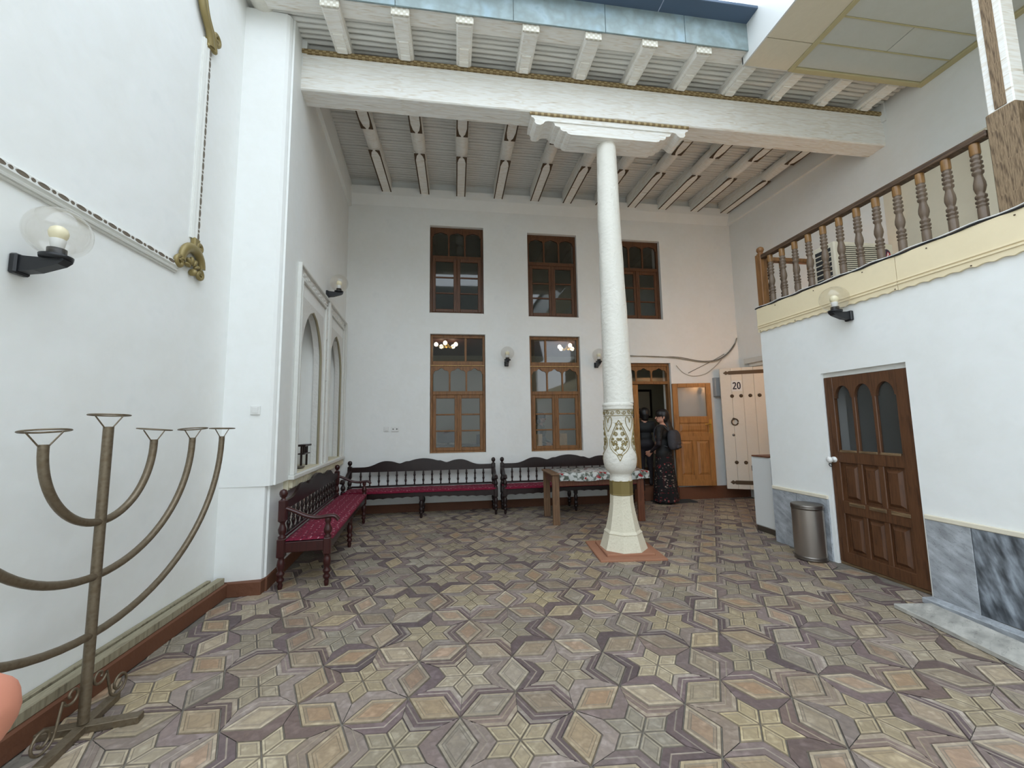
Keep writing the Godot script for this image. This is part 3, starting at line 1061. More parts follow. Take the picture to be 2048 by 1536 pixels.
# polygon of a board [xa, xb] x [ys, yt] with an arch cut from its underside; shape: half profile (1, 0) .. (0, 1)
func arch_board(xa: float, xb: float, ys: float, yt: float, hw: float, rise: float, shape: Array) -> PackedVector2Array:
	var cx := (xa + xb) * 0.5
	var out := PackedVector2Array([Vector2(xa, ys), Vector2(xa, yt), Vector2(xb, yt), Vector2(xb, ys)])
	for p in shape:
		out.append(Vector2(cx + p.x * hw, ys + p.y * rise))
	for i in range(shape.size() - 2, -1, -1):
		out.append(Vector2(cx - shape[i].x * hw, ys + shape[i].y * rise))
	return out

func round_arch() -> Array:
	var o := []
	for i in 9:
		var a := PI / 2 * i / 8
		o.append(Vector2(cos(a), sin(a)))
	return o
const OGEE := [Vector2(1, 0), Vector2(0.97, 0.3), Vector2(0.84, 0.52), Vector2(0.62, 0.6), Vector2(0.45, 0.62), Vector2(0.3, 0.78), Vector2(0.14, 0.93), Vector2(0, 1)]
const FLAT_OGEE := [Vector2(1, 0), Vector2(0.97, 0.35), Vector2(0.86, 0.6), Vector2(0.66, 0.74), Vector2(0.42, 0.86), Vector2(0.2, 0.97), Vector2(0, 1)]

func build_right_side() -> void:
	var fr := frame_of(Vector3(0, 0, 1), Vector3(RIGHT, 0, 0))
	var s := st()
	pierced(s, [-4.63, 5.0, -0.05, 2.97], [[-3.82, -2.985, -0.04, 2.0]], 0.28, fr)  # unseen stretch behind the camera lengthened to shade the left wall
	box(s, Vector3(RIGHT + 0.02, -0.05, -4.63), Vector3(FAR_RIGHT, 2.97, -4.4))
	box(s, Vector3(RIGHT + 0.02, -0.05, 4.8), Vector3(FAR_RIGHT, 2.97, 5.0))
	var w := setting("wall_right", "white plastered wall under the balcony with an old brown door", "wall")
	part(w, "plaster", s, M.plaster)
	s = st()
	box(s, Vector3(RIGHT + 0.02, 2.72, -4.63), Vector3(FAR_RIGHT, 2.97, 5.0))
	part(w, "balcony_floor", s, M.plaster_cream)
	# old panelled door with three arched panes
	var d := setting("door_1", "old brown panelled door with three dark arched panes in white wall", "door")
	d.transform = fr * moved(Vector3(-3.815, 0.0, -0.02))
	var W := 0.825
	var H := 1.95
	s = st()
	box(s, Vector3(0, 0.03, -0.05), Vector3(0.10, H, 0.0), 0.006)
	box(s, Vector3(W - 0.12, 0.03, -0.05), Vector3(W, H, 0.0), 0.006)
	box(s, Vector3(0.09, 0.03, -0.05), Vector3(W - 0.11, 0.14, 0.0), 0.004)
	box(s, Vector3(0.09, 0.53, -0.05), Vector3(W - 0.11, 0.66, 0.0), 0.004)
	box(s, Vector3(0.09, 1.05, -0.05), Vector3(W - 0.11, 1.165, 0.0), 0.004)
	part(d, "stiles", s, M.old_door)
	s = st()
	var gap := (W - 0.22) / 3.0
	for i in 3:
		var xa := 0.10 + gap * i - (0.01 if i == 0 else 0.0)
		var xb := 0.10 + gap * (i + 1) + (0.015 if i == 2 else 0.0)
		prism(s, arch_board(xa, xb, 1.72, H - 0.002, gap * 0.5 - 0.018, 0.13, round_arch()), -0.045, -0.004)
		if i > 0:
			box(s, Vector3(xa - 0.018, 1.16, -0.045), Vector3(xa + 0.018, 1.73, -0.006), 0.005)
	part(d, "arched_head", s, M.old_door)
	for i in 3:
		s = st()
		box(s, Vector3(0.10 + gap * i + 0.01, 1.165, -0.035), Vector3(0.10 + gap * (i + 1) - 0.01, 1.86, -0.028))
		part(d, "pane", s, M.dusty_glass)
		s = st()
		box(s, Vector3(0.10 + gap * i + 0.012, 1.155, -0.03), Vector3(0.10 + gap * (i + 1) - 0.012, 1.18, 0.003), 0.004)
		part(d, "glazing_bead", s, M.old_door_pale)
	for r in [[0.14, 0.53], [0.66, 1.05]]:
		for i in 3:
			var xa := 0.10 + gap * i
			s = st()
			box(s, Vector3(xa - 0.004, r[0] - 0.005, -0.04), Vector3(xa + gap + 0.004, r[1] + 0.005, -0.026))
			raised_panel(s, xa + 0.03, xa + gap - 0.03, r[0] + 0.025, r[1] - 0.025, -0.026, 0.022, 0.028)
			part(d, "panel", s, M.old_door)
			if i > 0:
				s = st()
				box(s, Vector3(xa - 0.026, r[0] - 0.004, -0.045), Vector3(xa + 0.026, r[1] + 0.004, -0.004), 0.006)
				part(d, "muntin", s, M.old_door)
	s = st()
	for x in [0.16, 0.36, 0.56]:
		box(s, Vector3(x, 0.615, -0.01), Vector3(x + 0.16, 0.65, 0.006), 0.006)
	part(d, "worn_ledge", s, M.old_door_pale, "worn pale strips of the middle rail")
	s = st()
	box(s, Vector3(-0.004, 0.0, -0.06), Vector3(W + 0.004, 0.03, -0.01), 0.003)
	part(d, "sill", s, M.old_door_pale)
	s = st()
	box(s, Vector3(-0.005, H + 0.002, -0.20), Vector3(W + 0.01, 2.0, -0.012))
	part(d, "lintel", s, M.white_paint)
	s = st()
	var zx := Transform3D(Basis(Vector3(1, 0, 0), Vector3(0, 0, 1), Vector3(0, -1, 0)), Vector3(0.045, 1.075, 0.0))
	lathe(s, [Vector2(0.03, 0.0), Vector2(0.03, 0.012), Vector2(0.014, 0.016), Vector2(0.014, 0.035), Vector2(0.026, 0.042), Vector2(0.033, 0.058), Vector2(0.030, 0.074), Vector2(0.016, 0.082), Vector2(0.0, 0.084)], 18, zx)
	var kb := part(d, "knob", s, M.white_plastic, "round white door knob with a key ring")
	s = st()
	tube(s, arc(Vector3(0.04, 1.02, 0.05), Vector3(0.016, 0, 0), Vector3(0, 0.016, 0.004), 0, TAU * 0.95, 16), 0.004, 6)
	part(kb, "key_ring", s, M.black_plastic)
	# marble wainscot
	var t := setting("trim_2", "grey veined marble slabs cladding the foot of the right wall", "wainscot")
	var slabs := [[-4.62, -4.27, 0], [-4.265, -3.86, 0], [-2.965, -2.66, 0], [-2.655, -2.28, 1], [-2.275, -1.8, 0], [-1.795, -1.2, 1], [-1.195, -0.6, 0], [-0.595, 0.4, 0]]
	for q in slabs:
		s = st()
		box(s, Vector3(q[0], 0, 0.0), Vector3(q[1], 0.645, 0.018), 0.003, fr)
		part(t, "marble_slab", s, M.marble_dark if q[2] else M.marble)
	s = st()
	for q in [[-4.62, -3.86], [-2.965, 0.4]]:
		box(s, Vector3(q[0], 0.645, 0.0), Vector3(q[1], 0.685, 0.024), 0.01, fr)
	part(t, "cap_strip", s, M.plaster_cream)
	# loose marble plank lying on the floor, with a narrower one behind it
	var p := thing("marble_plank", "long stained white marble plank lying on the tiles along the right wall", "plank", Vector3(3.43, 0.008, -2.86), deg_to_rad(-9.0))
	s = st()
	box(s, Vector3(0, 0, 0), Vector3(0.30, 0.035, 2.3), 0.005)
	part(p, "slab", s, M.marble_floor)
	p = thing("marble_strip", "narrow clean white marble strip between the long plank and the wall", "strip", Vector3(3.75, 0.008, -2.90), deg_to_rad(-4.5))
	s = st()
	box(s, Vector3(0, 0, 0), Vector3(0.10, 0.045, 2.2), 0.005)
	part(p, "slab", s, M.marble)
	# waste bin
	var b := thing("waste_bin", "stainless steel cylindrical waste bin standing beside the old brown door", "bin", Vector3(3.80, 0.008, -3.97))
	s = st()
	lathe(s, [Vector2(0.146, 0.045), Vector2(0.146, 0.53)], 40)
	part(b, "body", s, M.steel)
	for y in [0.0, 0.53]:
		s = st()
		lathe(s, [Vector2(0.140, y), Vector2(0.150, y + 0.004), Vector2(0.152, y + 0.018), Vector2(0.148, y + 0.026), Vector2(0.151, y + 0.034), Vector2(0.148, y + 0.048), Vector2(0.142, y + 0.05)], 40)
		part(b, "rim", s, M.steel_dark)
	s = st()
	lathe(s, [Vector2(0.140, 0.57), Vector2(0.10, 0.578), Vector2(0.098, 0.57), Vector2(0.0, 0.568)], 40)
	part(b, "lid", s, M.steel)
	# white metal cabinet standing past the corner
	var c := thing("metal_cabinet", "narrow white metal cabinet standing just past the right wall corner", "cabinet", Vector3(4.10, 0.006, -5.13))
	s = st()
	box(s, Vector3(0, 0.07, 0), Vector3(0.42, 1.0, 0.37), 0.006)
	part(c, "body", s, M.white_enamel)
	s = st()
	box(s, Vector3(-0.012, 0.085, 0.02), Vector3(0.0, 0.97, 0.35), 0.004)
	part(c, "door", s, M.white_enamel)
	for y in [0.25, 0.8]:
		s = st()
		lathe(s, [Vector2(0.008, 0), Vector2(0.008, 0.07)], 8, moved(Vector3(-0.006, y, 0.012)))
		part(c, "hinge", s, M.steel_dark)
	s = st()
	box(s, Vector3(0.01, 0, 0.01), Vector3(0.41, 0.07, 0.36))
	part(c, "base", s, M.steel_dark)
	var bd := thing("brown_board", "thin dark brown board lying on top of the white metal cabinet", "board", Vector3(4.08, 1.007, -5.10))
	s = st()
	box(s, Vector3(0, 0, 0), Vector3(0.4, 0.018, 0.30), 0.003)
	part(bd, "board", s, M.table_wood)

# ------------------------------------------------------------------ balcony
func build_balcony() -> void:
	var fr := frame_of(Vector3(0, 0, 1), Vector3(RIGHT, 0, 0))
	var t := setting("trim_3", "cream painted scalloped fascia board along the balcony edge", "fascia")
	for seg in [[-4.64, -2.96], [-2.955, -0.9], [-0.895, 1.2], [1.205, 5.0]]:
		var s := st()
		var poly := PackedVector2Array([Vector2(seg[0], 2.965)])
		var n := int((seg[1] - seg[0]) / 0.0125)
		for i in n + 1:
			var x: float = lerpf(seg[0], seg[1], float(i) / n)
			poly.append(Vector2(x, 2.645 + 0.013 * absf(sin(x * PI / 0.105))))
		poly.append(Vector2(seg[1], 2.965))
		prism(s, poly, 0.0, 0.022, fr)
		for y in [2.70, 2.728]:
			box(s, Vector3(seg[0], y, 0.020), Vector3(seg[1], y + 0.014, 0.030), 0.004, fr)
		part(t, "board", s, M.fascia_cream)
	var s := st()
	for i in 20:
		var z := -4.6 + i * 0.27
		ball(s, fr * Vector3(z, 2.93 if i % 2 else 2.665, 0.024), Vector3(0.006, 0.006, 0.006), 6, 4)
	part(t, "nail", s, M.iron)
	# balustrade
	var r := thing("balcony_railing", "weathered brown wooden balustrade of turned balusters along the balcony", "railing")
	s = st()
	box(s, Vector3(-4.52, 2.972, -0.08), Vector3(-2.27, 3.0, -0.005), 0.004, fr)
	box(s, Vector3(-2.08, 2.972, -0.08), Vector3(-0.6, 3.0, -0.005), 0.004, fr)
	part(r, "bottom_rail", s, M.rail_wood)
	s = st()
	box(s, Vector3(-4.55, 3.615, -0.075), Vector3(-2.27, 3.672, 0.0), 0.008, fr)
	box(s, Vector3(-2.06, 3.615, -0.075), Vector3(-0.6, 3.672, 0.0), 0.008, fr)
	part(r, "hand_rail", s, M.rail_wood)
	s = st()
	box(s, Vector3(-4.62, 2.9, -0.09), Vector3(-4.525, 3.69, 0.005), 0.006, fr)
	lathe(s, [Vector2(0.03, 3.685), Vector2(0.045, 3.692), Vector2(0.045, 3.70), Vector2(0.02, 3.71), Vector2(0.034, 3.722), Vector2(0.046, 3.75), Vector2(0.040, 3.778), Vector2(0.02, 3.793), Vector2(0.0, 3.797)], 16, fr * moved(Vector3(-4.572, 0, -0.042)))
	part(r, "newel_post", s, M.frame_wood, "varnished newel post with ball finial")
	var low := []
	for e in [[0.031, 0.0], [0.031, 0.10], [0.026, 0.108], [0.034, 0.116], [0.034, 0.126], [0.022, 0.136], [0.035, 0.146], [0.036, 0.158], [0.022, 0.17], [0.033, 0.182], [0.034, 0.20], [0.021, 0.214], [0.028, 0.232], [0.036, 0.268], [0.034, 0.30], [0.025, 0.345], [0.023, 0.365], [0.033, 0.378], [0.034, 0.394], [0.021, 0.408], [0.035, 0.42], [0.035, 0.434], [0.022, 0.446], [0.034, 0.458], [0.034, 0.472], [0.021, 0.484], [0.032, 0.496], [0.033, 0.508], [0.024, 0.518], [0.029, 0.53]]:
		low.append(Vector2(e[0], e[1]))
	s = st()
	lathe(s, low, 14)
	var bal := done(s)
	s = st()
	lathe(s, [Vector2(0.029, 0.528), Vector2(0.032, 0.54), Vector2(0.031, 0.628)], 14)
	var balt := done(s)
	var spots := []
	for i in 12:
		spots.append(fr * Vector3(-4.413 + 0.1862 * i, 2.995, -0.038))
	for i in 7:
		spots.append(fr * Vector3(-1.95 + 0.1862 * i, 2.995, -0.038))
	for p in spots:
		var b := inst(r, "baluster", bal, M.baluster_wood, Transform3D(Basis(Vector3.UP, rng.randf() * TAU), p))
		inst(b, "upper_end", balt, M.baluster_varnish)
	# the return across the balcony's far end
	r = thing("return_railing", "short varnished balustrade closing the far end of the balcony", "railing")
	s = st()
	box(s, Vector3(4.068, 3.60, -4.61), Vector3(4.80, 3.655, -4.54), 0.006)
	part(r, "hand_rail", s, M.frame_wood)
	s = st()
	box(s, Vector3(4.068, 2.972, -4.61), Vector3(4.80, 3.0, -4.54), 0.004)
	part(r, "bottom_rail", s, M.rail_wood)
	for x in [4.14, 4.32, 4.53, 4.74]:
		var b := inst(r, "baluster", bal, M.baluster_wood, moved(Vector3(x, 2.99, -4.575)))
		inst(b, "upper_end", balt, M.baluster_varnish)
	# roof post
	var p := thing("balcony_post", "peeling white over brown square post carrying the balcony roof", "post", Vector3(RIGHT, 2.97, -2.175))
	s = st()
	box(s, Vector3(-0.005, 0.0, -0.085), Vector3(0.14, 0.79, 0.085), 0.008)
	part(p, "lower_shaft", s, M.post_wood, "bare brown lower half")
	s = st()
	box(s, Vector3(0.005, 0.785, -0.075), Vector3(0.13, 2.84, 0.075), 0.008)
	part(p, "upper_shaft", s, M.white_timber, "peeling white painted upper half")
	s = st()
	box(s, Vector3(-0.002, 0.80, -0.03), Vector3(0.006, 2.84, 0.035), 0.002)
	part(p, "bare_strip", s, M.post_wood, "strip of bare wood where the paint peeled")
	# cables along the top of the fascia
	var c := thing("balcony_cable", "dark and white cables tacked along the top of the balcony fascia", "cable")
	for e in [[0.0, 0.008, "black_plastic"], [0.014, 0.006, "white_plastic"]]:
		s = st()
		var pts := []
		for i in 40:
			var z := -4.66 + i * 0.1
			pts.append(fr * Vector3(z, 2.972 + e[0] + 0.006 * sin(i * 1.7 + e[0] * 90.0), 0.022 + 0.006 * sin(i * 2.3 + e[0] * 300.0)))
		tube(s, spline(pts, 2), e[1], 6)
		part(c, "wire", s, M[e[2]])
	# outdoor unit of an air conditioner
	var a := thing("air_conditioner", "cream outdoor air conditioner unit with square grille behind the balcony railing", "air conditioner", Vector3(4.64, 2.97, -4.12))
	s = st()
	box(s, Vector3(0, 0.12, -0.30), Vector3(0.86, 0.735, 0.0), 0.015)
	part(a, "casing", s, M.plaster_cream)
	s = st()
	box(s, Vector3(0.07, 0.17, -0.02), Vector3(0.62, 0.69, 0.004), 0.004)
	part(a, "grille_back", s, M.louvre_dark)
	for i in 20:
		s = st()
		box(s, Vector3(0.075, 0.185 + i * 0.0255, 0.002), Vector3(0.615, 0.197 + i * 0.0255, 0.012))
		part(a, "grille_bar", s, M.plaster_cream)
	for i in 8:
		s = st()
		box(s, Vector3(-0.004, 0.19 + i * 0.062, -0.26), Vector3(0.004, 0.235 + i * 0.062, -0.05))
		part(a, "side_slot", s, M.louvre_dark)
	for x in [0.1, 0.7]:
		s = st()
		box(s, Vector3(x, 0.0, -0.28), Vector3(x + 0.06, 0.12, -0.02))
		part(a, "foot", s, M.louvre_dark)
	s = st()
	var zx := Transform3D(Basis(Vector3(1, 0, 0), Vector3(0, 0, 1), Vector3(0, -1, 0)), Vector3(0.745, 0.60, 0.0))
	lathe(s, [Vector2(0.058, 0.0), Vector2(0.058, 0.004)], 24, zx)
	var em := part(a, "emblem", s, M.logo_dark, "round dark emblem with a red and white mark")
	s = st()
	prism(s, PackedVector2Array([Vector2(0.735, 0.548), Vector2(0.758, 0.625), Vector2(0.80, 0.60), Vector2(0.798, 0.575), Vector2(0.775, 0.548)]), 0.004, 0.006)
	part(em, "red_mark", s, M.logo_red)
	s = st()
	prism(s, PackedVector2Array([Vector2(0.742, 0.556), Vector2(0.752, 0.556), Vector2(0.762, 0.592), Vector2(0.772, 0.556), Vector2(0.782, 0.556), Vector2(0.766, 0.612), Vector2(0.758, 0.612)]), 0.006, 0.008)
	part(em, "white_mark", s, M.white_plastic)

# ------------------------------------------------------------------ boarded roof soffit over the balcony
func build_soffit() -> void:
	var f := setting("ceiling_balcony", "boarded soffit of pale panels and olive battens over the balcony", "ceiling")
	var s := st()
	box(s, Vector3(3.44, 5.77, -3.92), Vector3(6.2, 6.6, 5.0))  # runs on unseen behind the camera to block light from the left wall
	part(f, "core", s, M.panel_board)
	s = st()
	prism(s, PackedVector2Array([Vector2(3.30, 6.60), Vector2(6.6, 8.7), Vector2(9.9, 6.6)]), -5.1, 3.9, Transform3D(Basis(Vector3(1, 0, 0), Vector3.UP, Vector3(0, 0, -1)), Vector3.ZERO))  # unseen gable, added to keep side skylight off the left wall
	part(f, "roof", s, M.roof_sheet)
	s = st()
	box(s, Vector3(3.42, 5.745, -3.935), Vector3(3.44, 6.6, 5.0))
	box(s, Vector3(3.42, 5.755, -3.94), Vector3(5.95, 6.05, -3.92))
	part(f, "side_board", s, M.white_enamel)
	for q in [[3.44, 4.02, -3.93, -3.585], [3.44, 4.02, -3.575, -2.95], [3.44, 4.02, -2.94, -2.3], [3.44, 4.02, -2.29, 5.0]]:
		s = st()
		box(s, Vector3(q[0], 5.75, q[2]), Vector3(q[1], 5.78, q[3]), 0.002)
		part(f, "edge_panel", s, M.plaster_cream)
	for q in [[4.085, 5.86, -3.87, -3.575], [4.085, 4.975, -3.56, -3.275], [4.985, 5.86, -3.56, -3.275], [4.085, 5.86, -3.26, -2.6], [4.085, 5.86, -2.585, -1.9], [4.085, 5.86, -1.885, 5.0]]:
		s = st()
		box(s, Vector3(q[0], 5.756, q[2]), Vector3(q[1], 5.78, q[3]), 0.002)
		part(f, "board_panel", s, M.panel_board)
	for q in [[4.022, 4.08, -3.93, 5.0], [5.865, 5.95, -3.93, 5.0], [4.08, 5.865, -3.935, -3.875]]:
		s = st()
		box(s, Vector3(q[0], 5.735, q[2]), Vector3(q[1], 5.78, q[3]), 0.004)
		part(f, "batten", s, M.panel_trim)
	for q in [[4.08, 5.865, -3.573, -3.562], [4.08, 5.865, -3.273, -3.262], [4.08, 5.865, -2.598, -2.587]]:
		s = st()
		box(s, Vector3(q[0], 5.748, q[2]), Vector3(q[1], 5.78, q[3]), 0.002)
		part(f, "joint_strip", s, M.panel_trim)

# ------------------------------------------------------------------ windows and doors in the back wall
func sash(parent: Node, x0: float, x1: float, y0: float, y1: float, z: float, mat: Material, lean := 0.0) -> void:
	var s := st()
	var b := 0.062
	box(s, Vector3(x0, y0, z - 0.04), Vector3(x0 + b, y1, z), 0.006)
	box(s, Vector3(x1 - b, y0, z - 0.04), Vector3(x1, y1, z), 0.006)
	box(s, Vector3(x0 + b, y0, z - 0.04), Vector3(x1 - b, y0 + b, z), 0.006)
	box(s, Vector3(x0 + b, y1 - b, z - 0.04), Vector3(x1 - b, y1, z), 0.006)
	var o := part(parent, "sash", s, mat)
	o.transform = Transform3D(Basis(Vector3.RIGHT, lean), Vector3.ZERO)   # old casements hang a little out of true
	var g := (y1 - y0 - 2 * b) / 3.0
	for i in 3:
		var ya := y0 + b + g * i
		s = st()
		box(s, Vector3(x0 + b - 0.008, ya, z - 0.026), Vector3(x1 - b + 0.008, ya + g, z - 0.021))
		part(o, "pane", s, M.glass)
		if i > 0:
			s = st()
			box(s, Vector3(x0 + b, ya - 0.014, z - 0.036), Vector3(x1 - b, ya + 0.014, z - 0.006), 0.005)
			part(o, "glazing_bar", s, mat)

func arches(parent: Node, x0: float, x1: float, y0: float, y1: float, z: float, n: int, mat: Material, shape: Array, rise: float) -> void:
	var g := (x1 - x0) / n
	var s := st()
	for i in n:
		prism(s, arch_board(x0 + g * i, x0 + g * (i + 1), y1 - 0.035 - rise, y1, g * 0.5 - 0.016, rise, shape), z - 0.035, z)
		if i > 0:
			box(s, Vector3(x0 + g * i - 0.016, y0, z - 0.035), Vector3(x0 + g * i + 0.016, y1 - 0.03 - rise, z - 0.002), 0.004)
	part(parent, "arched_transom", s, mat)
	for i in n:
		s = st()
		box(s, Vector3(x0 + g * i + 0.01, y0, z - 0.024), Vector3(x0 + g * (i + 1) - 0.01, y1 - 0.03, z - 0.019))
		part(parent, "pane", s, M.glass)

func build_back_openings() -> void:
	var hs := windows()
	var labels := ["dark wood upper window, sky mirrored in its panes, above the corner bench", "dark wood upper window in the middle of the back wall", "dark wood upper window partly hidden behind the white column", "light wood lower window with lit chandelier in its wide left pane", "light wood lower window with pale boards standing inside its lower panes"]
	for i in 5:
		var h: Array = hs[i]
		var upper := i < 3
		var W: float = h[1] - h[0]
		var H: float = h[3] - h[2]
		var mat: Material = M.frame_wood_dark if upper else M.frame_wood
		var o := setting("window_%d" % (i + 1), labels[i], "window", Vector3(h[0], h[2], BACK))
		var z := -0.07
		var s := st()
		var b := 0.045
		box(s, Vector3(0.004, 0.004, z - 0.07), Vector3(b, H - 0.004, z), 0.005)
		box(s, Vector3(W - b, 0.004, z - 0.07), Vector3(W - 0.004, H - 0.004, z), 0.005)
		box(s, Vector3(b, 0.004, z - 0.07), Vector3(W - b, b, z), 0.005)
		box(s, Vector3(b, H - b - 0.015, z - 0.07), Vector3(W - b, H - 0.004, z), 0.005)
		part(o, "frame", s, mat)
		var y1 := H - b - 0.015
		if not upper:
			# wide glazed strip on top, with one off-centre mullion and a pale drip strip under it
			var ya := H - 0.50
			var mx := W * (0.64 if i == 3 else 0.33)
			s = st()
			box(s, Vector3(mx - 0.02, ya, z - 0.05), Vector3(mx + 0.02, y1, z - 0.01), 0.005)
			box(s, Vector3(b, ya - 0.075, z - 0.06), Vector3(W - b, ya, z - 0.004), 0.005)
			part(o, "top_light_bars", s, mat)
			for q in [[b, mx - 0.02], [mx + 0.02, W - b]]:
				s = st()
				box(s, Vector3(q[0], ya, z - 0.034), Vector3(q[1], y1, z - 0.029))
				part(o, "pane", s, M.glass)
			s = st()
			box(s, Vector3(0.006, ya - 0.092, z - 0.02), Vector3(W - 0.006, ya - 0.076, z + 0.015), 0.004)
			part(o, "drip_strip", s, M.light_board)
			y1 = ya - 0.092
		var ha := 0.47 if not upper else 0.50
		arches(o, b, W - b, y1 - ha, y1, z - 0.006, 3, mat, OGEE if not upper else FLAT_OGEE, 0.115 if not upper else 0.09)
		s = st()
		box(s, Vector3(b, y1 - ha - 0.07, z - 0.06), Vector3(W - b, y1 - ha, z - 0.002), 0.006)
		part(o, "transom_bar", s, mat)
		y1 = y1 - ha - 0.07
		sash(o, b, W * 0.5 - 0.002, b, y1, z - 0.01, mat, 0.034 if i == 0 else 0.0)
		sash(o, W * 0.5 + 0.002, W - b, b, y1, z - 0.01, mat, 0.036 if i == 0 else 0.0)
		s = st()
		box(s, Vector3(W * 0.5 - 0.018, b, z - 0.012), Vector3(W * 0.5 + 0.018, y1, z + 0.006), 0.006)
		part(o, "meeting_stile", s, mat)
		s = st()
		box(s, Vector3(0.004, -0.002, z), Vector3(W - 0.004, 0.012, -0.002))
		part(o, "sill", s, M.white_paint)
	# doorway: frame, arched transom, closed left leaf, open right leaf
	var d := setting("door_2", "honey brown double door with arched transom, one leaf open", "door", Vector3(2.85, 0.26, BACK))
	var s := st()
	var W := 1.40
	var H := 2.41
	for q in [[0.004, 0.05], [W - 0.05, W - 0.004]]:
		box(s, Vector3(q[0], 0, -0.16), Vector3(q[1], H - 0.004, -0.05), 0.006)
	box(s, Vector3(0.05, H - 0.06, -0.16), Vector3(W - 0.05, H - 0.004, -0.05), 0.006)
	box(s, Vector3(0.05, 1.99, -0.16), Vector3(W - 0.05, 2.05, -0.05), 0.006)
	part(d, "frame", s, M.frame_wood)
	arches(d, 0.05, W - 0.05, 2.05, H - 0.06, -0.07, 4, M.frame_wood, OGEE, 0.10)
	for leaf in 2:
		var lr := Node3D.new()
		lr.name = "leaf"
		d.add_child(lr, true)
		if leaf == 0:
			lr.transform = moved(Vector3(0.05, 0.0, -0.08))
		else:   # hinged on the right jamb and swung out against the wall
			lr.transform = Transform3D(Basis(Vector3.UP, deg_to_rad(-11.0)), Vector3(1.385, 0.01, 0.02))
		var w := 0.66 if leaf == 0 else 0.74
		var pieces := [["stile", [0, 0.10, 0, 1.98]], ["stile", [w - 0.10, w, 0, 1.98]], ["rail", [0.1, w - 0.1, 1.90, 1.98]], ["rail", [0.1, w - 0.1, 1.20, 1.33]], ["rail", [0.1, w - 0.1, 0.86, 1.02]], ["rail", [0.1, w - 0.1, 0.0, 0.20]], ["rail", [w * 0.5 - 0.04, w * 0.5 + 0.04, 0.2, 0.86]]]
		for q in pieces:
			s = st()
			var e: Array = q[1]
			box(s, Vector3(e[0], e[2], 0), Vector3(e[1], e[3], 0.042), 0.005)
			part(lr, q[0], s, M.leaf_wood)
		for e in [[0.1, w - 0.1, 1.02, 1.20], [0.1, w * 0.5 - 0.04, 0.20, 0.86], [w * 0.5 + 0.04, w - 0.1, 0.20, 0.86]]:
			s = st()
			box(s, Vector3(e[0] - 0.005, e[2] - 0.005, 0.01), Vector3(e[1] + 0.005, e[3] + 0.005, 0.024))
			raised_panel(s, e[0] + 0.012, e[1] - 0.012, e[2] + 0.012, e[3] - 0.012, 0.024, 0.016, 0.04)
			part(lr, "panel", s, M.leaf_wood)
		s = st()
		box(s, Vector3(0.095, 1.325, 0.018), Vector3(w - 0.095, 1.905, 0.024))
		part(lr, "pane", s, M.glass)
		if leaf == 1:
			s = st()
			box(s, Vector3(w - 0.075, 1.0, 0.042), Vector3(w - 0.03, 1.27, 0.048), 0.004)
			tube(s, [Vector3(w - 0.052, 1.18, 0.045), Vector3(w - 0.052, 1.18, 0.085), Vector3(w - 0.07, 1.18, 0.095), Vector3(w - 0.17, 1.175, 0.095)], 0.009, 8)
			part(lr, "handle", s, M.brass, "brass lever handle on a long plate")
	s = st()
	box(s, Vector3(-0.02, -0.26, -0.3), Vector3(W + 0.02, 0.0, 0.04), 0.008)
	part(d, "threshold", s, M.plinth_brown)
	# heavy gate leaf standing open in the right corner
	var g := setting("door_3", "white painted studded gate leaf with number plate and iron straps", "gate")
	g.transform = frame_of(Vector3(0.66, 0, 0.36), Vector3(5.15, 0.21, -7.13))
	var gw := 0.77
	for i in 4:
		s = st()
		box(s, Vector3(gw * i / 4.0, 0, -0.05), Vector3(gw * (i + 1) / 4.0 - 0.002, 2.32, 0.0), 0.004)
		part(g, "plank", s, M.gate_paint)
	for y in [2.19, 0.09]:
		s = st()
		prism(s, PackedVector2Array([Vector2(0.06, y + 0.035), Vector2(0.11, y + 0.075), Vector2(0.135, y + 0.055), Vector2(0.16, y + 0.07), Vector2(gw + 0.02, y + 0.07), Vector2(gw + 0.02, y), Vector2(0.16, y), Vector2(0.135, y + 0.015), Vector2(0.11, y - 0.005)]), 0.0, 0.008)
		part(g, "iron_strap", s, M.iron, "brown iron strap hinge with arrow tip")
	for q in [[1.77, 4], [0.50, 4]]:
		for i in q[1]:
			s = st()
			ball(s, Vector3(0.19 + i * 0.155, q[0], 0.0), Vector3(0.034, 0.034, 0.028), 14, 8)
			part(g, "stud", s, M.iron)
	s = st()
	ball(s, Vector3(0.19, 1.33, 0.006), Vector3(0.022, 0.022, 0.016), 10, 6)
	tube(s, arc(Vector3(0.205, 1.27, 0.02), Vector3(0.055, 0, 0), Vector3(0, 0.06, 0.006), 0, TAU * 0.96, 24), 0.011, 8)
	part(g, "ring_handle", s, M.iron, "dark iron ring handle")
	s = st()
	lathe(s, [Vector2(0.024, 0.0), Vector2(0.024, 0.006), Vector2(0.012, 0.01), Vector2(0, 0.01)], 14, Transform3D(Basis(Vector3(1, 0, 0), Vector3(0, 0, 1), Vector3(0, -1, 0)), Vector3(0.17, 1.02, 0)))
	part(g, "key_hole", s, M.steel_dark)
	s = st()
	box(s, Vector3(0.19, 1.86, 0.0), Vector3(0.37, 2.07, 0.005), 0.002)
	var np := part(g, "number_plate", s, M.white_enamel, "white enamel plate with the number 20")
	var tm := TextMesh.new()
	tm.text = "20"
	var fnt := SystemFont.new()
	fnt.font_names = PackedStringArray(["Droid Sans"])
	fnt.font_weight = 700
	tm.font = fnt
	tm.font_size = 48
	tm.pixel_size = 0.0036
	tm.depth = 0.002
	inst(np, "numerals", tm, M.ink, Transform3D(Basis.from_scale(Vector3(0.78, 1.12, 1)), Vector3(0.28, 1.965, 0.006)))
	# lintel of the gateway on the far right wall
	s = st()
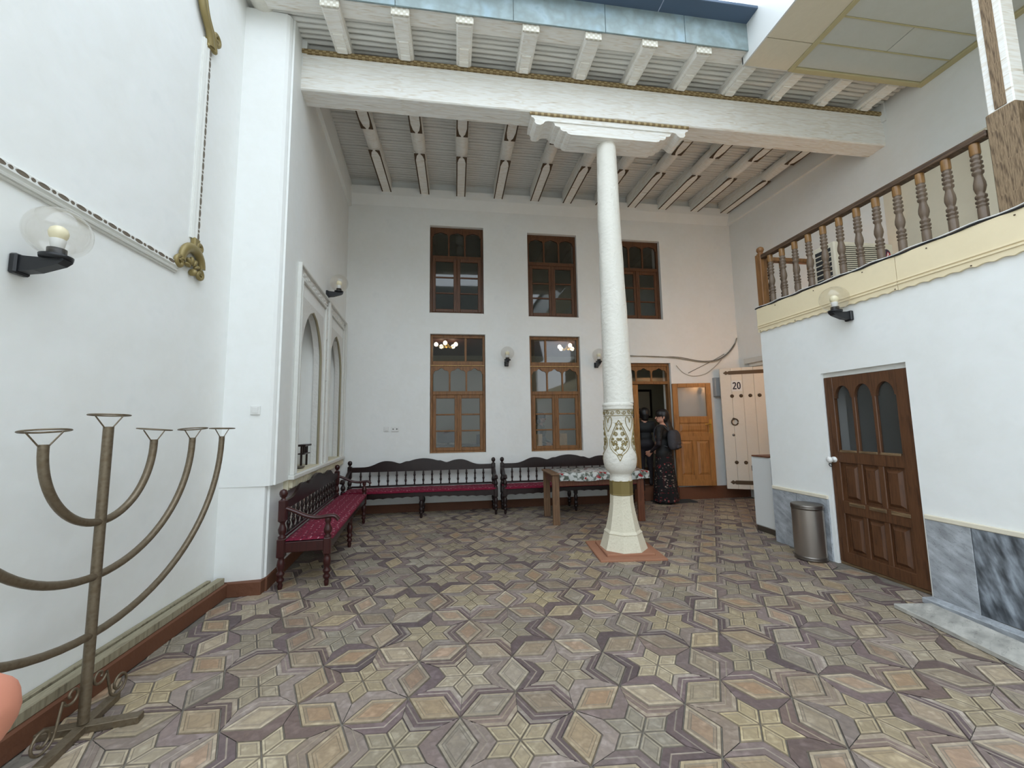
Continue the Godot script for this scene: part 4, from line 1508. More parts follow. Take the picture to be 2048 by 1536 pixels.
	var fw := frame_of(Vector3(0.2, 0, 2.85), Vector3(5.76, 0, BACK))
	box(s, Vector3(0.22, 2.62, -0.02), Vector3(2.2, 2.72, 0.09), 0.006, fw)
	box(s, Vector3(0.30, 2.55, -0.02), Vector3(2.1, 2.62, 0.05), 0.006, fw)
	part(setting("trim_4", "white moulded lintel over the gateway beside the studded gate leaf", "lintel"), "lintel", s, M.white_paint)

# ------------------------------------------------------------------ wall with the two plaster niches
func build_niches() -> void:
	var fr := frame_of(Vector3(-0.26, 0, -3.25), Vector3(-1.70, 0, -4.1))
	var w := setting("wall_niches", "white side wall with two arched plaster niches above the corner bench", "wall")
	var arch := [[1.17, 0.49], [2.555, 0.46]]
	var hs := []
	for a in arch:
		hs.append([a[0] - a[1], a[0] + a[1], 1.0, 3.02])
	var s := st()
	pierced(s, [0.05, 3.5, 0.96, 6.3], hs, 0.36, fr)
	box(s, Vector3(0.05, -0.05, -0.36), Vector3(3.5, 0.962, -0.045), 0.0, fr)
	part(w, "plaster", s, M.plaster)
	# cove along its top
	s = st()
	box(s, Vector3(0.3, 5.58, 0.0), Vector3(3.3, 6.0, 0.05), 0.0, fr)
	part(w, "cove", s, M.plaster)
	var pointed := []
	for i in 11:
		var t := i / 10.0
		pointed.append(Vector2(pow(1.0 - pow(t, 1.9), 0.62), t))
	var n := 0
	for a in arch:
		var cx: float = a[0]
		var hw: float = a[1]
		var x0: float = [0.45, 1.905][n]
		var x1: float = [1.895, 3.21][n]
		var q := Node3D.new()
		q.name = "niche"
		w.add_child(q, true)
		q.transform = fr
		s = st()
		prism(s, arch_board(cx - hw, cx + hw, 2.36, 3.02, hw - 0.02, 0.6, pointed), -0.10, 0.004)
		for sd in [-1.0, 1.0]:
			box(s, Vector3(cx + sd * (hw - 0.01) - 0.012, 1.0, -0.10), Vector3(cx + sd * (hw - 0.01) + 0.012, 2.37, 0.004))
		part(q, "spandrel", s, M.plaster_carved)
		s = st()
		box(s, Vector3(cx - hw - 0.01, 0.99, -0.40), Vector3(cx + hw + 0.01, 3.03, -0.34))
		part(q, "back", s, M.plaster)
		s = st()
		box(s, Vector3(cx - hw, 0.985, -0.36), Vector3(cx + hw, 1.012, 0.012), 0.004)
		part(q, "shelf", s, M.sill_cream, "cream painted niche floor")
		# olive line round the mouth of the arch
		s = st()
		var pts := [Vector3(cx + hw - 0.022, 1.012, -0.012), Vector3(cx + hw - 0.022, 2.36, -0.012)]
		for i in range(1, pointed.size()):
			pts.append(Vector3(cx + pointed[i].x * (hw - 0.022), 2.36 + pointed[i].y * 0.598, -0.012))
		for i in range(pts.size() - 2, -1, -1):
			pts.append(Vector3(2 * cx - pts[i].x, pts[i].y, pts[i].z))
		tube(s, pts, 0.016, 6)
		part(q, "arch_edge", s, M.olive_edge, "olive painted edge round the arch")
		# carved surround: outer fillet, carved border, inner bead
		s = st()
		for e in [[0.0, 0.03, 0.045], [0.13, 0.165, 0.03]]:
			var i0: float = e[0]
			var i1: float = e[1]
			box(s, Vector3(x0 + i0, 1.0, 0.0), Vector3(x0 + i1, 3.34 - i0, e[2]), 0.006)
			box(s, Vector3(x1 - i1, 1.0, 0.0), Vector3(x1 - i0, 3.34 - i0, e[2]), 0.006)
			box(s, Vector3(x0 + i1, 3.34 - i1, 0.0), Vector3(x1 - i1, 3.34 - i0, e[2]), 0.006)
		part(q, "fillet", s, M.white_paint)
		s = st()
		for e in [[x0 + 0.03, x0 + 0.13], [x1 - 0.13, x1 - 0.03]]:
			box(s, Vector3(e[0], 1.0, 0.0), Vector3(e[1], 3.30, 0.014))
			for k in 30:
				var y := 1.04 + k * 0.075
				var mx: float = (e[0] + e[1]) * 0.5
				ball(s, Vector3(mx + 0.018 * (1 if k % 2 else -1), y, 0.014), Vector3(0.024, 0.026, 0.012), 8, 4)
				ball(s, Vector3(mx - 0.022 * (1 if k % 2 else -1), y + 0.037, 0.014), Vector3(0.014, 0.014, 0.009), 6, 4)
		box(s, Vector3(x0 + 0.03, 3.20, 0.0), Vector3(x1 - 0.03, 3.31, 0.014))
		for k in int((x1 - x0 - 0.3) / 0.075):
			ball(s, Vector3(x0 + 0.17 + k * 0.075, 3.255 + 0.016 * (1 if k % 2 else -1), 0.014), Vector3(0.026, 0.022, 0.012), 8, 4)
			ball(s, Vector3(x0 + 0.205 + k * 0.075, 3.255 - 0.022 * (1 if k % 2 else -1), 0.014), Vector3(0.013, 0.013, 0.009), 6, 4)
		part(q, "carved_border", s, M.plaster_carved)
		n += 1
	# sill with a row of dentils
	s = st()
	box(s, Vector3(0.42, 0.955, -0.02), Vector3(3.24, 1.0, 0.055), 0.006, fr)
	part(w, "sill", s, M.white_paint)
	s = st()
	for k in 40:
		box(s, Vector3(0.46 + k * 0.07, 0.865, -0.04), Vector3(0.497 + k * 0.07, 0.955, 0.03), 0.006, fr)
	box(s, Vector3(0.42, 0.85, -0.05), Vector3(3.24, 0.955, 0.0), 0.0, fr)
	part(w, "dentil_band", s, M.sill_cream)
	# things standing in the first niche
	var r := thing("wooden_rack", "small dark wooden rack standing on the niche floor", "rack")
	r.transform = fr * moved(Vector3(1.42, 1.012, -0.12))
	s = st()
	box(s, Vector3(-0.14, 0.25, -0.05), Vector3(0.14, 0.275, 0.05), 0.004)
	box(s, Vector3(-0.13, 0.15, -0.04), Vector3(0.13, 0.165, 0.04), 0.003)
	part(r, "shelf", s, M.bench_dark)
	for x in [-0.12, -0.04, 0.04, 0.12]:
		s = st()
		box(s, Vector3(x - 0.008, 0.0 if absf(x) > 0.1 else 0.16, -0.012), Vector3(x + 0.008, 0.252, 0.012), 0.002)
		part(r, "upright", s, M.bench_dark)
	var dsh := thing("dark_dish", "small dark oval dish on the cream niche floor", "dish")
	dsh.transform = fr * moved(Vector3(1.05, 1.012, -0.07))
	s = st()
	lathe(s, [Vector2(0.03, 0.0), Vector2(0.05, 0.01), Vector2(0.062, 0.03), Vector2(0.056, 0.03), Vector2(0.04, 0.014), Vector2(0.0, 0.01)], 18)
	part(dsh, "bowl", s, M.cable_dark)

# ------------------------------------------------------------------ left wall: picture moulding, menorah, battens
func spiral(c: Vector3, u: Vector3, v: Vector3, r0: float, r1: float, a0: float, turns: float, n := 24) -> Array:
	var out := []
	for i in n + 1:
		var t := float(i) / n
		var r := lerpf(r0, r1, t)
		out.append(c + (u * cos(a0 + turns * TAU * t) + v * sin(a0 + turns * TAU * t)) * r)
	return out

func moulding(parent: Node, called: String, length: float, xf: Transform3D, flip: float) -> void:
	# runs along x of xf, face towards z; ridges on one side, a row of ovals on the other
	var s := st()
	var run := Transform3D(Basis(xf.basis * Vector3(0, flip, 0), xf.basis * Vector3(0, 0, 1), xf.basis * Vector3(1, 0, 0)), xf.origin)
	var prof := PackedVector2Array([Vector2(-0.052, 0), Vector2(-0.052, 0.012), Vector2(-0.046, 0.018), Vector2(-0.040, 0.012), Vector2(-0.036, 0.022), Vector2(-0.024, 0.026), Vector2(-0.018, 0.018), Vector2(-0.012, 0.022), Vector2(-0.002, 0.030), Vector2(0.034, 0.026), Vector2(0.040, 0.016), Vector2(0.046, 0.012), Vector2(0.046, 0)])
	prism(s, prof, 0.0, length, run)
	var o := part(parent, called, s, M.white_paint)
	var n := int(length / 0.105)
	for i in n:
		for e in [[0.03, 0.030, 0.0105], [0.0825, 0.010, 0.008]]:
			s = st()
			var c := xf * Vector3(i * 0.105 + e[0], flip * 0.017, 0.0275)
			var ring := arc(c, xf.basis * Vector3(e[1], 0, 0), xf.basis * Vector3(0, e[2], 0), 0, TAU * 15 / 16, 15)
			tube(s, ring, 0.0035, 4, 1.0, true)
			for k in 16:
				tri(s, c + xf.basis * Vector3(0, 0, 0.0015), ring[k] + xf.basis * Vector3(0, 0, 0.0015), ring[(k + 1) % 16] + xf.basis * Vector3(0, 0, 0.0015), xf.basis * Vector3(0, 0, 1))
			part(o, "oval_bead" if e[1] > 0.02 else "round_bead", s, M.oval_brown)  # flat grey-brown disc and rim, laid on the moulding

func build_left_wall_things() -> void:
	var fr := frame_of(Vector3(0, 0, -1), Vector3(LEFT, 0, 0))   # x runs into the picture, z out of the wall
	var f := thing("wall_moulding", "white beaded wall panel moulding with gilded corner scrolls on the left wall", "moulding")
	moulding(f, "bottom_moulding", 3.05, fr * moved(Vector3(0.25, 2.755, 0)), 1.0)
	moulding(f, "side_moulding", 1.80, fr * Transform3D(Basis(Vector3(0, 1, 0), Vector3(-1, 0, 0), Vector3(0, 0, 1)), Vector3(3.485, 3.06, 0)), -1.0)
	# lower gilded corner: a C scroll with leaf and volutes
	var U := fr.basis * Vector3(1, 0, 0)
	var V := Vector3.UP
	var O := fr * Vector3(3.43, 2.80, 0.03)
	var s := st()
	var rad := []
	for i in 17:
		rad.append(0.030 + 0.012 * sin(PI * i / 16.0))
	tube(s, arc(O + U * 0.02 + V * 0.03, U * 0.125, V * 0.135, PI * 1.02, PI * 0.02, 16), rad, 10, 0.7)
	tube(s, spiral(O + U * 0.115 - V * 0.02, U, V, 0.045, 0.012, PI * 0.6, -1.4), 0.015, 8)
	tube(s, spiral(O - U * 0.13 - V * 0.005, U, V, 0.05, 0.012, PI * 0.2, 1.3), 0.017, 8)
	tube(s, spiral(O + U * 0.085 + V * 0.205, U, V, 0.042, 0.012, -PI * 0.9, 1.4), 0.017, 8)
	box(s, Vector3(3.45, 2.94, 0.0), Vector3(3.52, 3.07, 0.04), 0.012, fr)
	for i in 5:
		var a := PI * (0.95 - 0.2 * i)
		ball(s, O + U * (0.02 + cos(a) * 0.06) + V * (0.0 + sin(a) * 0.06), Vector3(0.02, 0.035, 0.018), 8, 6, Basis(fr.basis * Vector3(0, 0, 1), a - PI / 2))
	ball(s, O + U * 0.03 - V * 0.03, Vector3(0.035, 0.03, 0.02), 10, 6)
	part(f, "gilded_corner", s, M.gilt, "gilded scroll ornament at the panel corner")
	# upper gilded shoulder curving back over the panel
	s = st()
	var sh := spline([fr * Vector3(3.50, 4.83, 0.03), fr * Vector3(3.46, 4.93, 0.035), fr * Vector3(3.36, 5.06, 0.035), fr * Vector3(3.30, 5.25, 0.03), fr * Vector3(3.22, 5.42, 0.03), fr * Vector3(3.02, 5.52, 0.03)], 6)
	tube(s, sh, 0.042, 8, 0.6)
	var sh2 := []
	for p in sh:
		sh2.append(p + U * 0.055 + Vector3(0.006, 0, 0))
	tube(s, sh2, 0.02, 8, 0.7)
	tube(s, spiral(fr * Vector3(3.56, 4.97, 0.03), U, V, 0.06, 0.015, PI * 1.1, 1.4), 0.02, 8)
	tube(s, spiral(fr * Vector3(3.53, 4.86, 0.03), U, V, 0.04, 0.012, -PI * 0.2, -1.2), 0.016, 8)
	box(s, Vector3(3.455, 4.80, 0.0), Vector3(3.52, 4.90, 0.04), 0.012, fr)
	part(f, "gilded_shoulder", s, M.gilt, "gilded curved ornament at the panel shoulder")
	# menorah: seven branches in a plane along the wall
	var P := Vector3(-1.85, 0.006, -2.435)
	var m := thing("menorah", "large welded metal seven branched candelabrum standing beside the left wall", "menorah", P)
	s = st()
	tube(s, [Vector3(0, 0.04, 0), Vector3(0, 0.7, 0), Vector3(0, 1.515, 0)], 0.0225, 14)
	part(m, "post", s, M.menorah_metal)
	var rings := [[0.0, 1.515]]
	for b in [[0.335, 0.40], [0.70, 0.675], [1.06, 0.965]]:
		s = st()
		var pts := [Vector3(0, 1.435, -b[0]), Vector3(0, 1.43, -b[0])]
		pts.append_array(arc(Vector3(0, 1.42, 0), Vector3(0, 0, -b[0]), Vector3(0, -b[1], 0), 0.02, PI - 0.02, 40))
		pts.append_array([Vector3(0, 1.43, b[0]), Vector3(0, 1.435, b[0])])
		tube(s, pts, 0.0195, 12)
		part(m, "branch", s, M.menorah_metal)
		rings.append([b[0], 1.435])
		rings.append([-b[0], 1.435])
	var tilt := 0
	for r in rings:
		s = st()
		var lean := Vector3(0.0, 0.008 * sin(tilt * 2.1), 0.0)
		var c := Vector3(0, r[1] + 0.062, r[0])
		tube(s, arc(c, Vector3(0.081, 0, 0) + lean, Vector3(0, 0.003, 0.081), 0, TAU * 31 / 32, 31), 0.0065, 6, 0.7, true)
		for k in 2:
			var a := PI * k + PI / 2 + 0.15
			var d := Vector3(cos(a), 0, sin(a))
			tube(s, [Vector3(0, r[1] - 0.01, r[0]) + d * 0.018, c + d * 0.074 - Vector3(0, 0.004, 0)], 0.0035, 5)
		part(m, "candle_ring", s, M.menorah_metal)
		tilt += 1
	s = st()
	var bb := Basis(Vector3.UP, deg_to_rad(8.0))
	box(s, Vector3(-0.22, 0, -0.027), Vector3(0.24, 0.036, 0.027), 0.003, Transform3D(bb, Vector3.ZERO))
	part(m, "base_bar", s, M.menorah_metal)
	s = st()
	box(s, Vector3(-0.025, 0.001, -0.24), Vector3(0.025, 0.037, 0.27), 0.003, Transform3D(bb, Vector3.ZERO))
	part(m, "base_bar", s, M.menorah_metal)
	for sd in [-1.0, 1.0]:
		s = st()
		var Z := Vector3(0, 0, sd)
		var path := spiral(Z * 0.075 + V * 0.215, Z, V, 0.018, 0.04, PI * 2.2, -1.15, 20)
		path.reverse()
		var sp := spiral(Z * 0.075 + V * 0.215, Z, V, 0.012, 0.045, -PI * 0.2, 1.1, 18)
		var sp2 := spiral(Z * 0.21 + V * 0.105, Z, V, 0.062, 0.02, PI * 1.0, 1.45, 26)
		var whole := []
		whole.append_array(sp)
		whole.append_array(sp2)
		tube(s, whole, 0.0065, 6)
		part(m, "scroll_brace", s, M.menorah_metal)
	# battens lying on the ledge
	var t := thing("wooden_batten", "squared grey wooden batten lying along the edge of the brown ledge", "batten", Vector3(-2.10, 0.125, -4.02), 0.0, "battens on the brown ledge")
	s = st()
	box(s, Vector3(0, 0, 0), Vector3(0.062, 0.055, 4.2), 0.004)
	part(t, "batten", s, M.raw_batten)
	t = thing("wooden_batten", "thinner grey batten lying behind another against the left wall", "batten", Vector3(-2.147, 0.125, -3.95), 0.0, "battens on the brown ledge")
	s = st()
	box(s, Vector3(0, 0, 0), Vector3(0.036, 0.064, 4.2), 0.004)
	part(t, "batten", s, M.raw_batten)

# ------------------------------------------------------------------ benches
func bench(label: String, at: Vector3, turn: float, front: String) -> Node3D:
	var b := thing("wooden_bench", label, "bench", at, turn, "carved benches along the walls")
	var L := 2.54
	var s: SurfaceTool
	var foot := [Vector2(0.017, 0), Vector2(0.02, 0.015), Vector2(0.024, 0.04), Vector2(0.017, 0.058), Vector2(0.031, 0.075), Vector2(0.033, 0.092), Vector2(0.02, 0.11), Vector2(0.034, 0.128), Vector2(0.036, 0.146), Vector2(0.021, 0.165), Vector2(0.031, 0.19), Vector2(0.036, 0.225), Vector2(0.031, 0.26), Vector2(0.024, 0.28), Vector2(0.032, 0.295)]
	for x in [0.045, L - 0.045]:
		# rear post: turned foot, block at the seat, turned waist, block, ball
		s = st()
		lathe(s, foot, 12, moved(Vector3(x, 0, 0.05)))
		box(s, Vector3(x - 0.036, 0.29, 0.014), Vector3(x + 0.036, 0.46, 0.086), 0.008)
		lathe(s, [Vector2(0.03, 0.455), Vector2(0.036, 0.475), Vector2(0.022, 0.49), Vector2(0.034, 0.515), Vector2(0.037, 0.545), Vector2(0.026, 0.575), Vector2(0.021, 0.60), Vector2(0.033, 0.62)], 12, moved(Vector3(x, 0, 0.05)))
		box(s, Vector3(x - 0.034, 0.615, 0.016), Vector3(x + 0.034, 0.815, 0.084), 0.008)
		lathe(s, [Vector2(0.028, 0.81), Vector2(0.02, 0.822), Vector2(0.016, 0.832), Vector2(0.03, 0.845), Vector2(0.037, 0.868), Vector2(0.036, 0.885), Vector2(0.025, 0.905), Vector2(0.0, 0.915)], 14, moved(Vector3(x, 0, 0.05)))
		part(b, "rear_post", s, M[front])
		# front leg with the turned arm support above
		s = st()
		lathe(s, foot, 12, moved(Vector3(x, 0, 0.45)))
		box(s, Vector3(x - 0.034, 0.29, 0.416), Vector3(x + 0.034, 0.445, 0.484), 0.008)
		lathe(s, [Vector2(0.028, 0.44), Vector2(0.034, 0.455), Vector2(0.02, 0.47), Vector2(0.035, 0.495), Vector2(0.038, 0.52), Vector2(0.026, 0.55), Vector2(0.019, 0.575), Vector2(0.03, 0.60), Vector2(0.026, 0.625)], 12, moved(Vector3(x, 0, 0.45)))
		part(b, "front_leg", s, M[front])
		s = st()
		tube(s, spline([Vector3(x, 0.735, 0.08), Vector3(x, 0.70, 0.16), Vector3(x, 0.652, 0.26), Vector3(x, 0.632, 0.36), Vector3(x, 0.640, 0.45), Vector3(x, 0.636, 0.51), Vector3(x, 0.600, 0.545)], 5), 0.03, 10, 0.62)
		part(b, "armrest", s, M[front])
		s = st()
		box(s, Vector3(x - 0.018, 0.33, 0.08), Vector3(x + 0.018, 0.425, 0.42), 0.005)
		part(b, "side_rail", s, M[front])
	for z in [0.05, 0.45]:
		s = st()
		lathe(s, foot, 12, moved(Vector3(L * 0.5, 0, z)))
		box(s, Vector3(L * 0.5 - 0.03, 0.29, z - 0.03), Vector3(L * 0.5 + 0.03, 0.36, z + 0.03), 0.006)
		part(b, "middle_leg", s, M[front])
	# wavy crest rail
	s = st()
	var key := [[0.0, 0.0], [0.09, 0.0], [0.14, 0.025], [0.19, 0.075], [0.23, 0.095], [0.28, 0.085], [0.325, 0.052], [0.345, 0.056], [0.375, 0.082], [0.40, 0.086], [0.44, 0.112], [0.5, 0.128], [0.56, 0.112], [0.60, 0.086], [0.625, 0.082], [0.655, 0.056], [0.675, 0.052], [0.72, 0.085], [0.77, 0.095], [0.81, 0.075], [0.86, 0.025], [0.91, 0.0], [1.0, 0.0]]
	var pts := []
	for k in key:
		pts.append(Vector3(0.075 + k[0] * (L - 0.15), 0.80 + k[1], 0))
	var poly := PackedVector2Array([Vector2(0.075, 0.715)])
	for p in spline(pts, 3):
		poly.append(Vector2(p.x, p.y))
	poly.append(Vector2(L - 0.075, 0.715))
	prism(s, poly, 0.034, 0.064)
	part(b, "crest_rail", s, M.bench_dark)
	s = st()
	box(s, Vector3(0.08, 0.455, 0.03), Vector3(L - 0.08, 0.485, 0.07), 0.005)
	part(b, "lower_rail", s, M.bench_dark)
	s = st()
	lathe(s, [Vector2(0.012, 0), Vector2(0.016, 0.012), Vector2(0.010, 0.03), Vector2(0.013, 0.05), Vector2(0.020, 0.075), Vector2(0.019, 0.09), Vector2(0.011, 0.11), Vector2(0.017, 0.122), Vector2(0.011, 0.134), Vector2(0.016, 0.15), Vector2(0.021, 0.17), Vector2(0.013, 0.195), Vector2(0.016, 0.21), Vector2(0.010, 0.225), Vector2(0.013, 0.24)], 8)
	var sp := done(s)
	for i in 15:
		inst(b, "spindle", sp, M.bench_dark, moved(Vector3(0.075 + (L - 0.15) * (i + 1) / 16.0, 0.48, 0.05)))
	# seat frame, front apron with a wavy lower edge
	s = st()
	box(s, Vector3(0.05, 0.405, 0.05), Vector3(L - 0.05, 0.432, 0.475), 0.006)
	part(b, "seat", s, M.bench_dark)
	s = st()
	poly = PackedVector2Array([Vector2(0.07, 0.42)])
	for i in 97:
		var x := lerpf(0.07, L - 0.07, i / 96.0)
		poly.append(Vector2(x, 0.325 + 0.012 * absf(sin(i * PI / 6.0)) - 0.012 * cos(i * TAU / 96.0)))
	poly.append(Vector2(L - 0.07, 0.42))
	prism(s, poly, 0.445, 0.47)
	part(b, "apron", s, M.bench_dark)
	# carpet laid over the seat, a little lumpy
	s = st()
	s.set_smooth_group(1)
	var nz := FastNoiseLite.new()
	nz.seed = int(absf(at.x * 100.0)) + 3
	nz.frequency = 2.2
	var nx := 50
	var grid := []
	for i in nx + 1:
		var row := []
		for j in 11:
			var x := lerpf(0.03, L - 0.03, float(i) / nx)
			var e: Array = [[0.075, 0.436], [0.09, 0.452], [0.15, 0.456], [0.22, 0.456], [0.29, 0.456], [0.36, 0.455], [0.43, 0.454], [0.47, 0.452], [0.484, 0.446], [0.489, 0.436], [0.488, 0.415]][j]
			var endk := 1.0
			if i == 0 or i == nx:
				endk = 0.0
			row.append(Vector3(x, lerpf(0.436, e[1], endk) + (0.007 * nz.get_noise_2d(x * 3.0, e[0] * 9.0) if j < 8 else 0.0), e[0]))
		grid.append(row)
	for i in nx:
		for j in 10:
			quad(s, grid[i][j], grid[i + 1][j], grid[i + 1][j + 1], grid[i][j + 1], Vector3(0, 1, 0.4))
	s.set_smooth_group(-1)
	part(b, "seat_carpet", s, M.seat_carpet, "crimson patterned carpet strip on the seat")
	return b

func build_benches() -> void:
	bench("carved bench with crimson seat under the two plaster niches", Vector3(-1.665, 0.007, -4.08), PI / 2 + 0.08, "bench_red")
	bench("dark carved bench with crimson seat below the window with wide left pane", Vector3(-1.83, 0.007, BACK + 0.10), 0.0, "bench_dark")
	bench("dark carved bench with crimson seat standing behind the film covered table", Vector3(0.775, 0.007, BACK + 0.11), 0.0, "bench_dark")

# ------------------------------------------------------------------ table
func build_table() -> void:
	var t := thing("side_table", "plain brown wooden table beside the white column", "table", Vector3(1.42, 0.007, -6.52))
	var s := st()
	box(s, Vector3(-0.02, 0.725, -0.02), Vector3(1.50, 0.752, 0.66), 0.005)
	part(t, "table_top", s, M.table_edge)
	for x in [0.0, 1.33]:
		for z in [0.0, 0.60]:
			s = st()
			box(s, Vector3(x, 0, z), Vector3(x + 0.105, 0.726, z + 0.04), 0.004)
			part(t, "leg", s, M.table_edge if x < 0.5 else M.table_wood)
	s = st()
	box(s, Vector3(0.10, 0.56, 0.605), Vector3(1.34, 0.724, 0.63), 0.004)
	part(t, "front_apron", s, M.table_wood)
	s = st()
	box(s, Vector3(0.10, 0.60, 0.01), Vector3(1.34, 0.724, 0.035), 0.004)
	box(s, Vector3(0.03, 0.60, 0.04), Vector3(0.055, 0.724, 0.6), 0.004)
	box(s, Vector3(1.37, 0.60, 0.04), Vector3(1.395, 0.724, 0.6), 0.004)
	part(t, "apron", s, M.table_wood)
	# printed plastic film
	var c := thing("table_cover", "shiny silver floral plastic film draped over the brown table", "tablecloth", Vector3(1.42, 0.7605, -6.52))
	s = st()
	s.set_smooth_group(1)
	var grid := []
	for i in 41:
		var row := []
		var x := lerpf(0.10, 1.515, i / 40.0)
		for e in [[-0.028, -0.06], [-0.026, -0.004], [-0.02, 0.0015], [0.2, 0.0015], [0.45, 0.0015], [0.655, 0.0015], [0.668, -0.006], [0.674, -0.04], [0.676, -0.085], [0.676, -0.115]]:
			var y: float = e[1]
			var z: float = e[0]
			if z > 0.66:
				z += 0.006 * sin(x * 22.0) * (-y * 9.0) + 0.003
				y += 0.008 * sin(x * 9.0) * (-y * 9.0)
			row.append(Vector3(x, y, z))
		grid.append(row)
	for i in 40:
		for j in 9:
			quad(s, grid[i][j], grid[i + 1][j], grid[i + 1][j + 1], grid[i][j + 1], Vector3(0, 1, 1.0 if j > 5 else 0.0))
	for j in 9:
		quad(s, grid[40][j], grid[40][j + 1], grid[40][j + 1] + Vector3(0.004, -0.09, 0), grid[40][j] + Vector3(0.004, -0.09, 0), Vector3.RIGHT)
	s.set_smooth_group(-1)
	part(c, "film", s, M.table_film)

# ------------------------------------------------------------------ lamps, switches, cables, mat
func wall_lamp(label: String, at: Vector3, out: Vector3, lit := false) -> Node3D:
	var l := thing("globe_wall_lamp", label, "lamp", Vector3.ZERO, 0.0, "globe wall lamps on black arms")
	l.transform = frame_of(Vector3.UP.cross(out), at)
	var s := st()
	box(s, Vector3(-0.04, -0.055, 0.0), Vector3(0.04, 0.045, 0.035), 0.012)
	var zy := Transform3D(Basis(Vector3(0, 0, 1), Vector3.UP, Vector3(-1, 0, 0)), Vector3.ZERO)
	prism(s, PackedVector2Array([Vector2(0.02, -0.045), Vector2(0.10, -0.035), Vector2(0.20, 0.0), Vector2(0.225, 0.02), Vector2(0.22, 0.035), Vector2(0.14, 0.03), Vector2(0.06, 0.035), Vector2(0.02, 0.04)]), -0.026, 0.026, zy)
	part(l, "arm", s, M.black_plastic)
	s = st()
	var c := moved(Vector3(0, 0, 0.17))
	lathe(s, [Vector2(0.045, 0.028), Vector2(0.06, 0.032), Vector2(0.062, 0.048), Vector2(0.045, 0.052), Vector2(0.036, 0.058), Vector2(0.036, 0.085), Vector2(0.0, 0.086)], 24, c)
	part(l, "collar", s, M.black_plastic)
	s = st()
	var prof := []
	for i in 19:
		var a := lerpf(-PI * 0.5 + 0.36, PI * 0.5, i / 18.0)
		prof.append(Vector2(maxf(cos(a) * 0.126, 0.0), 0.168 + sin(a) * 0.126))
	prof[18] = Vector2(0.0, 0.294)
	s.set_smooth_group(1)
	lathe(s, prof, 32, c)
	part(l, "globe", s, M.globe_glass, "clear smoky glass globe")
	s = st()
	lathe(s, [Vector2(0.022, 0.086), Vector2(0.026, 0.10), Vector2(0.030, 0.128), Vector2(0.028, 0.136)], 18, c)
	part(l, "bulb_base", s, M.white_plastic)
	s = st()
	lathe(s, [Vector2(0.026, 0.134), Vector2(0.035, 0.15), Vector2(0.038, 0.168), Vector2(0.032, 0.19), Vector2(0.018, 0.202), Vector2(0.0, 0.205)], 18, c)
	part(l, "bulb", s, M.bulb_warm if lit else M.bulb_white)
	if lit:
		var o := OmniLight3D.new()
		o.name = "lamp_light"
		o.light_color = rgb(255, 190, 130)
		o.light_energy = 0.22
		o.omni_range = 9.0
		o.omni_attenuation = 2.0
		o.light_size = 0.035
		o.shadow_enabled = true
		o.position = l.transform * Vector3(0, 0.17, 0.17)
		add_child(o)
	return l

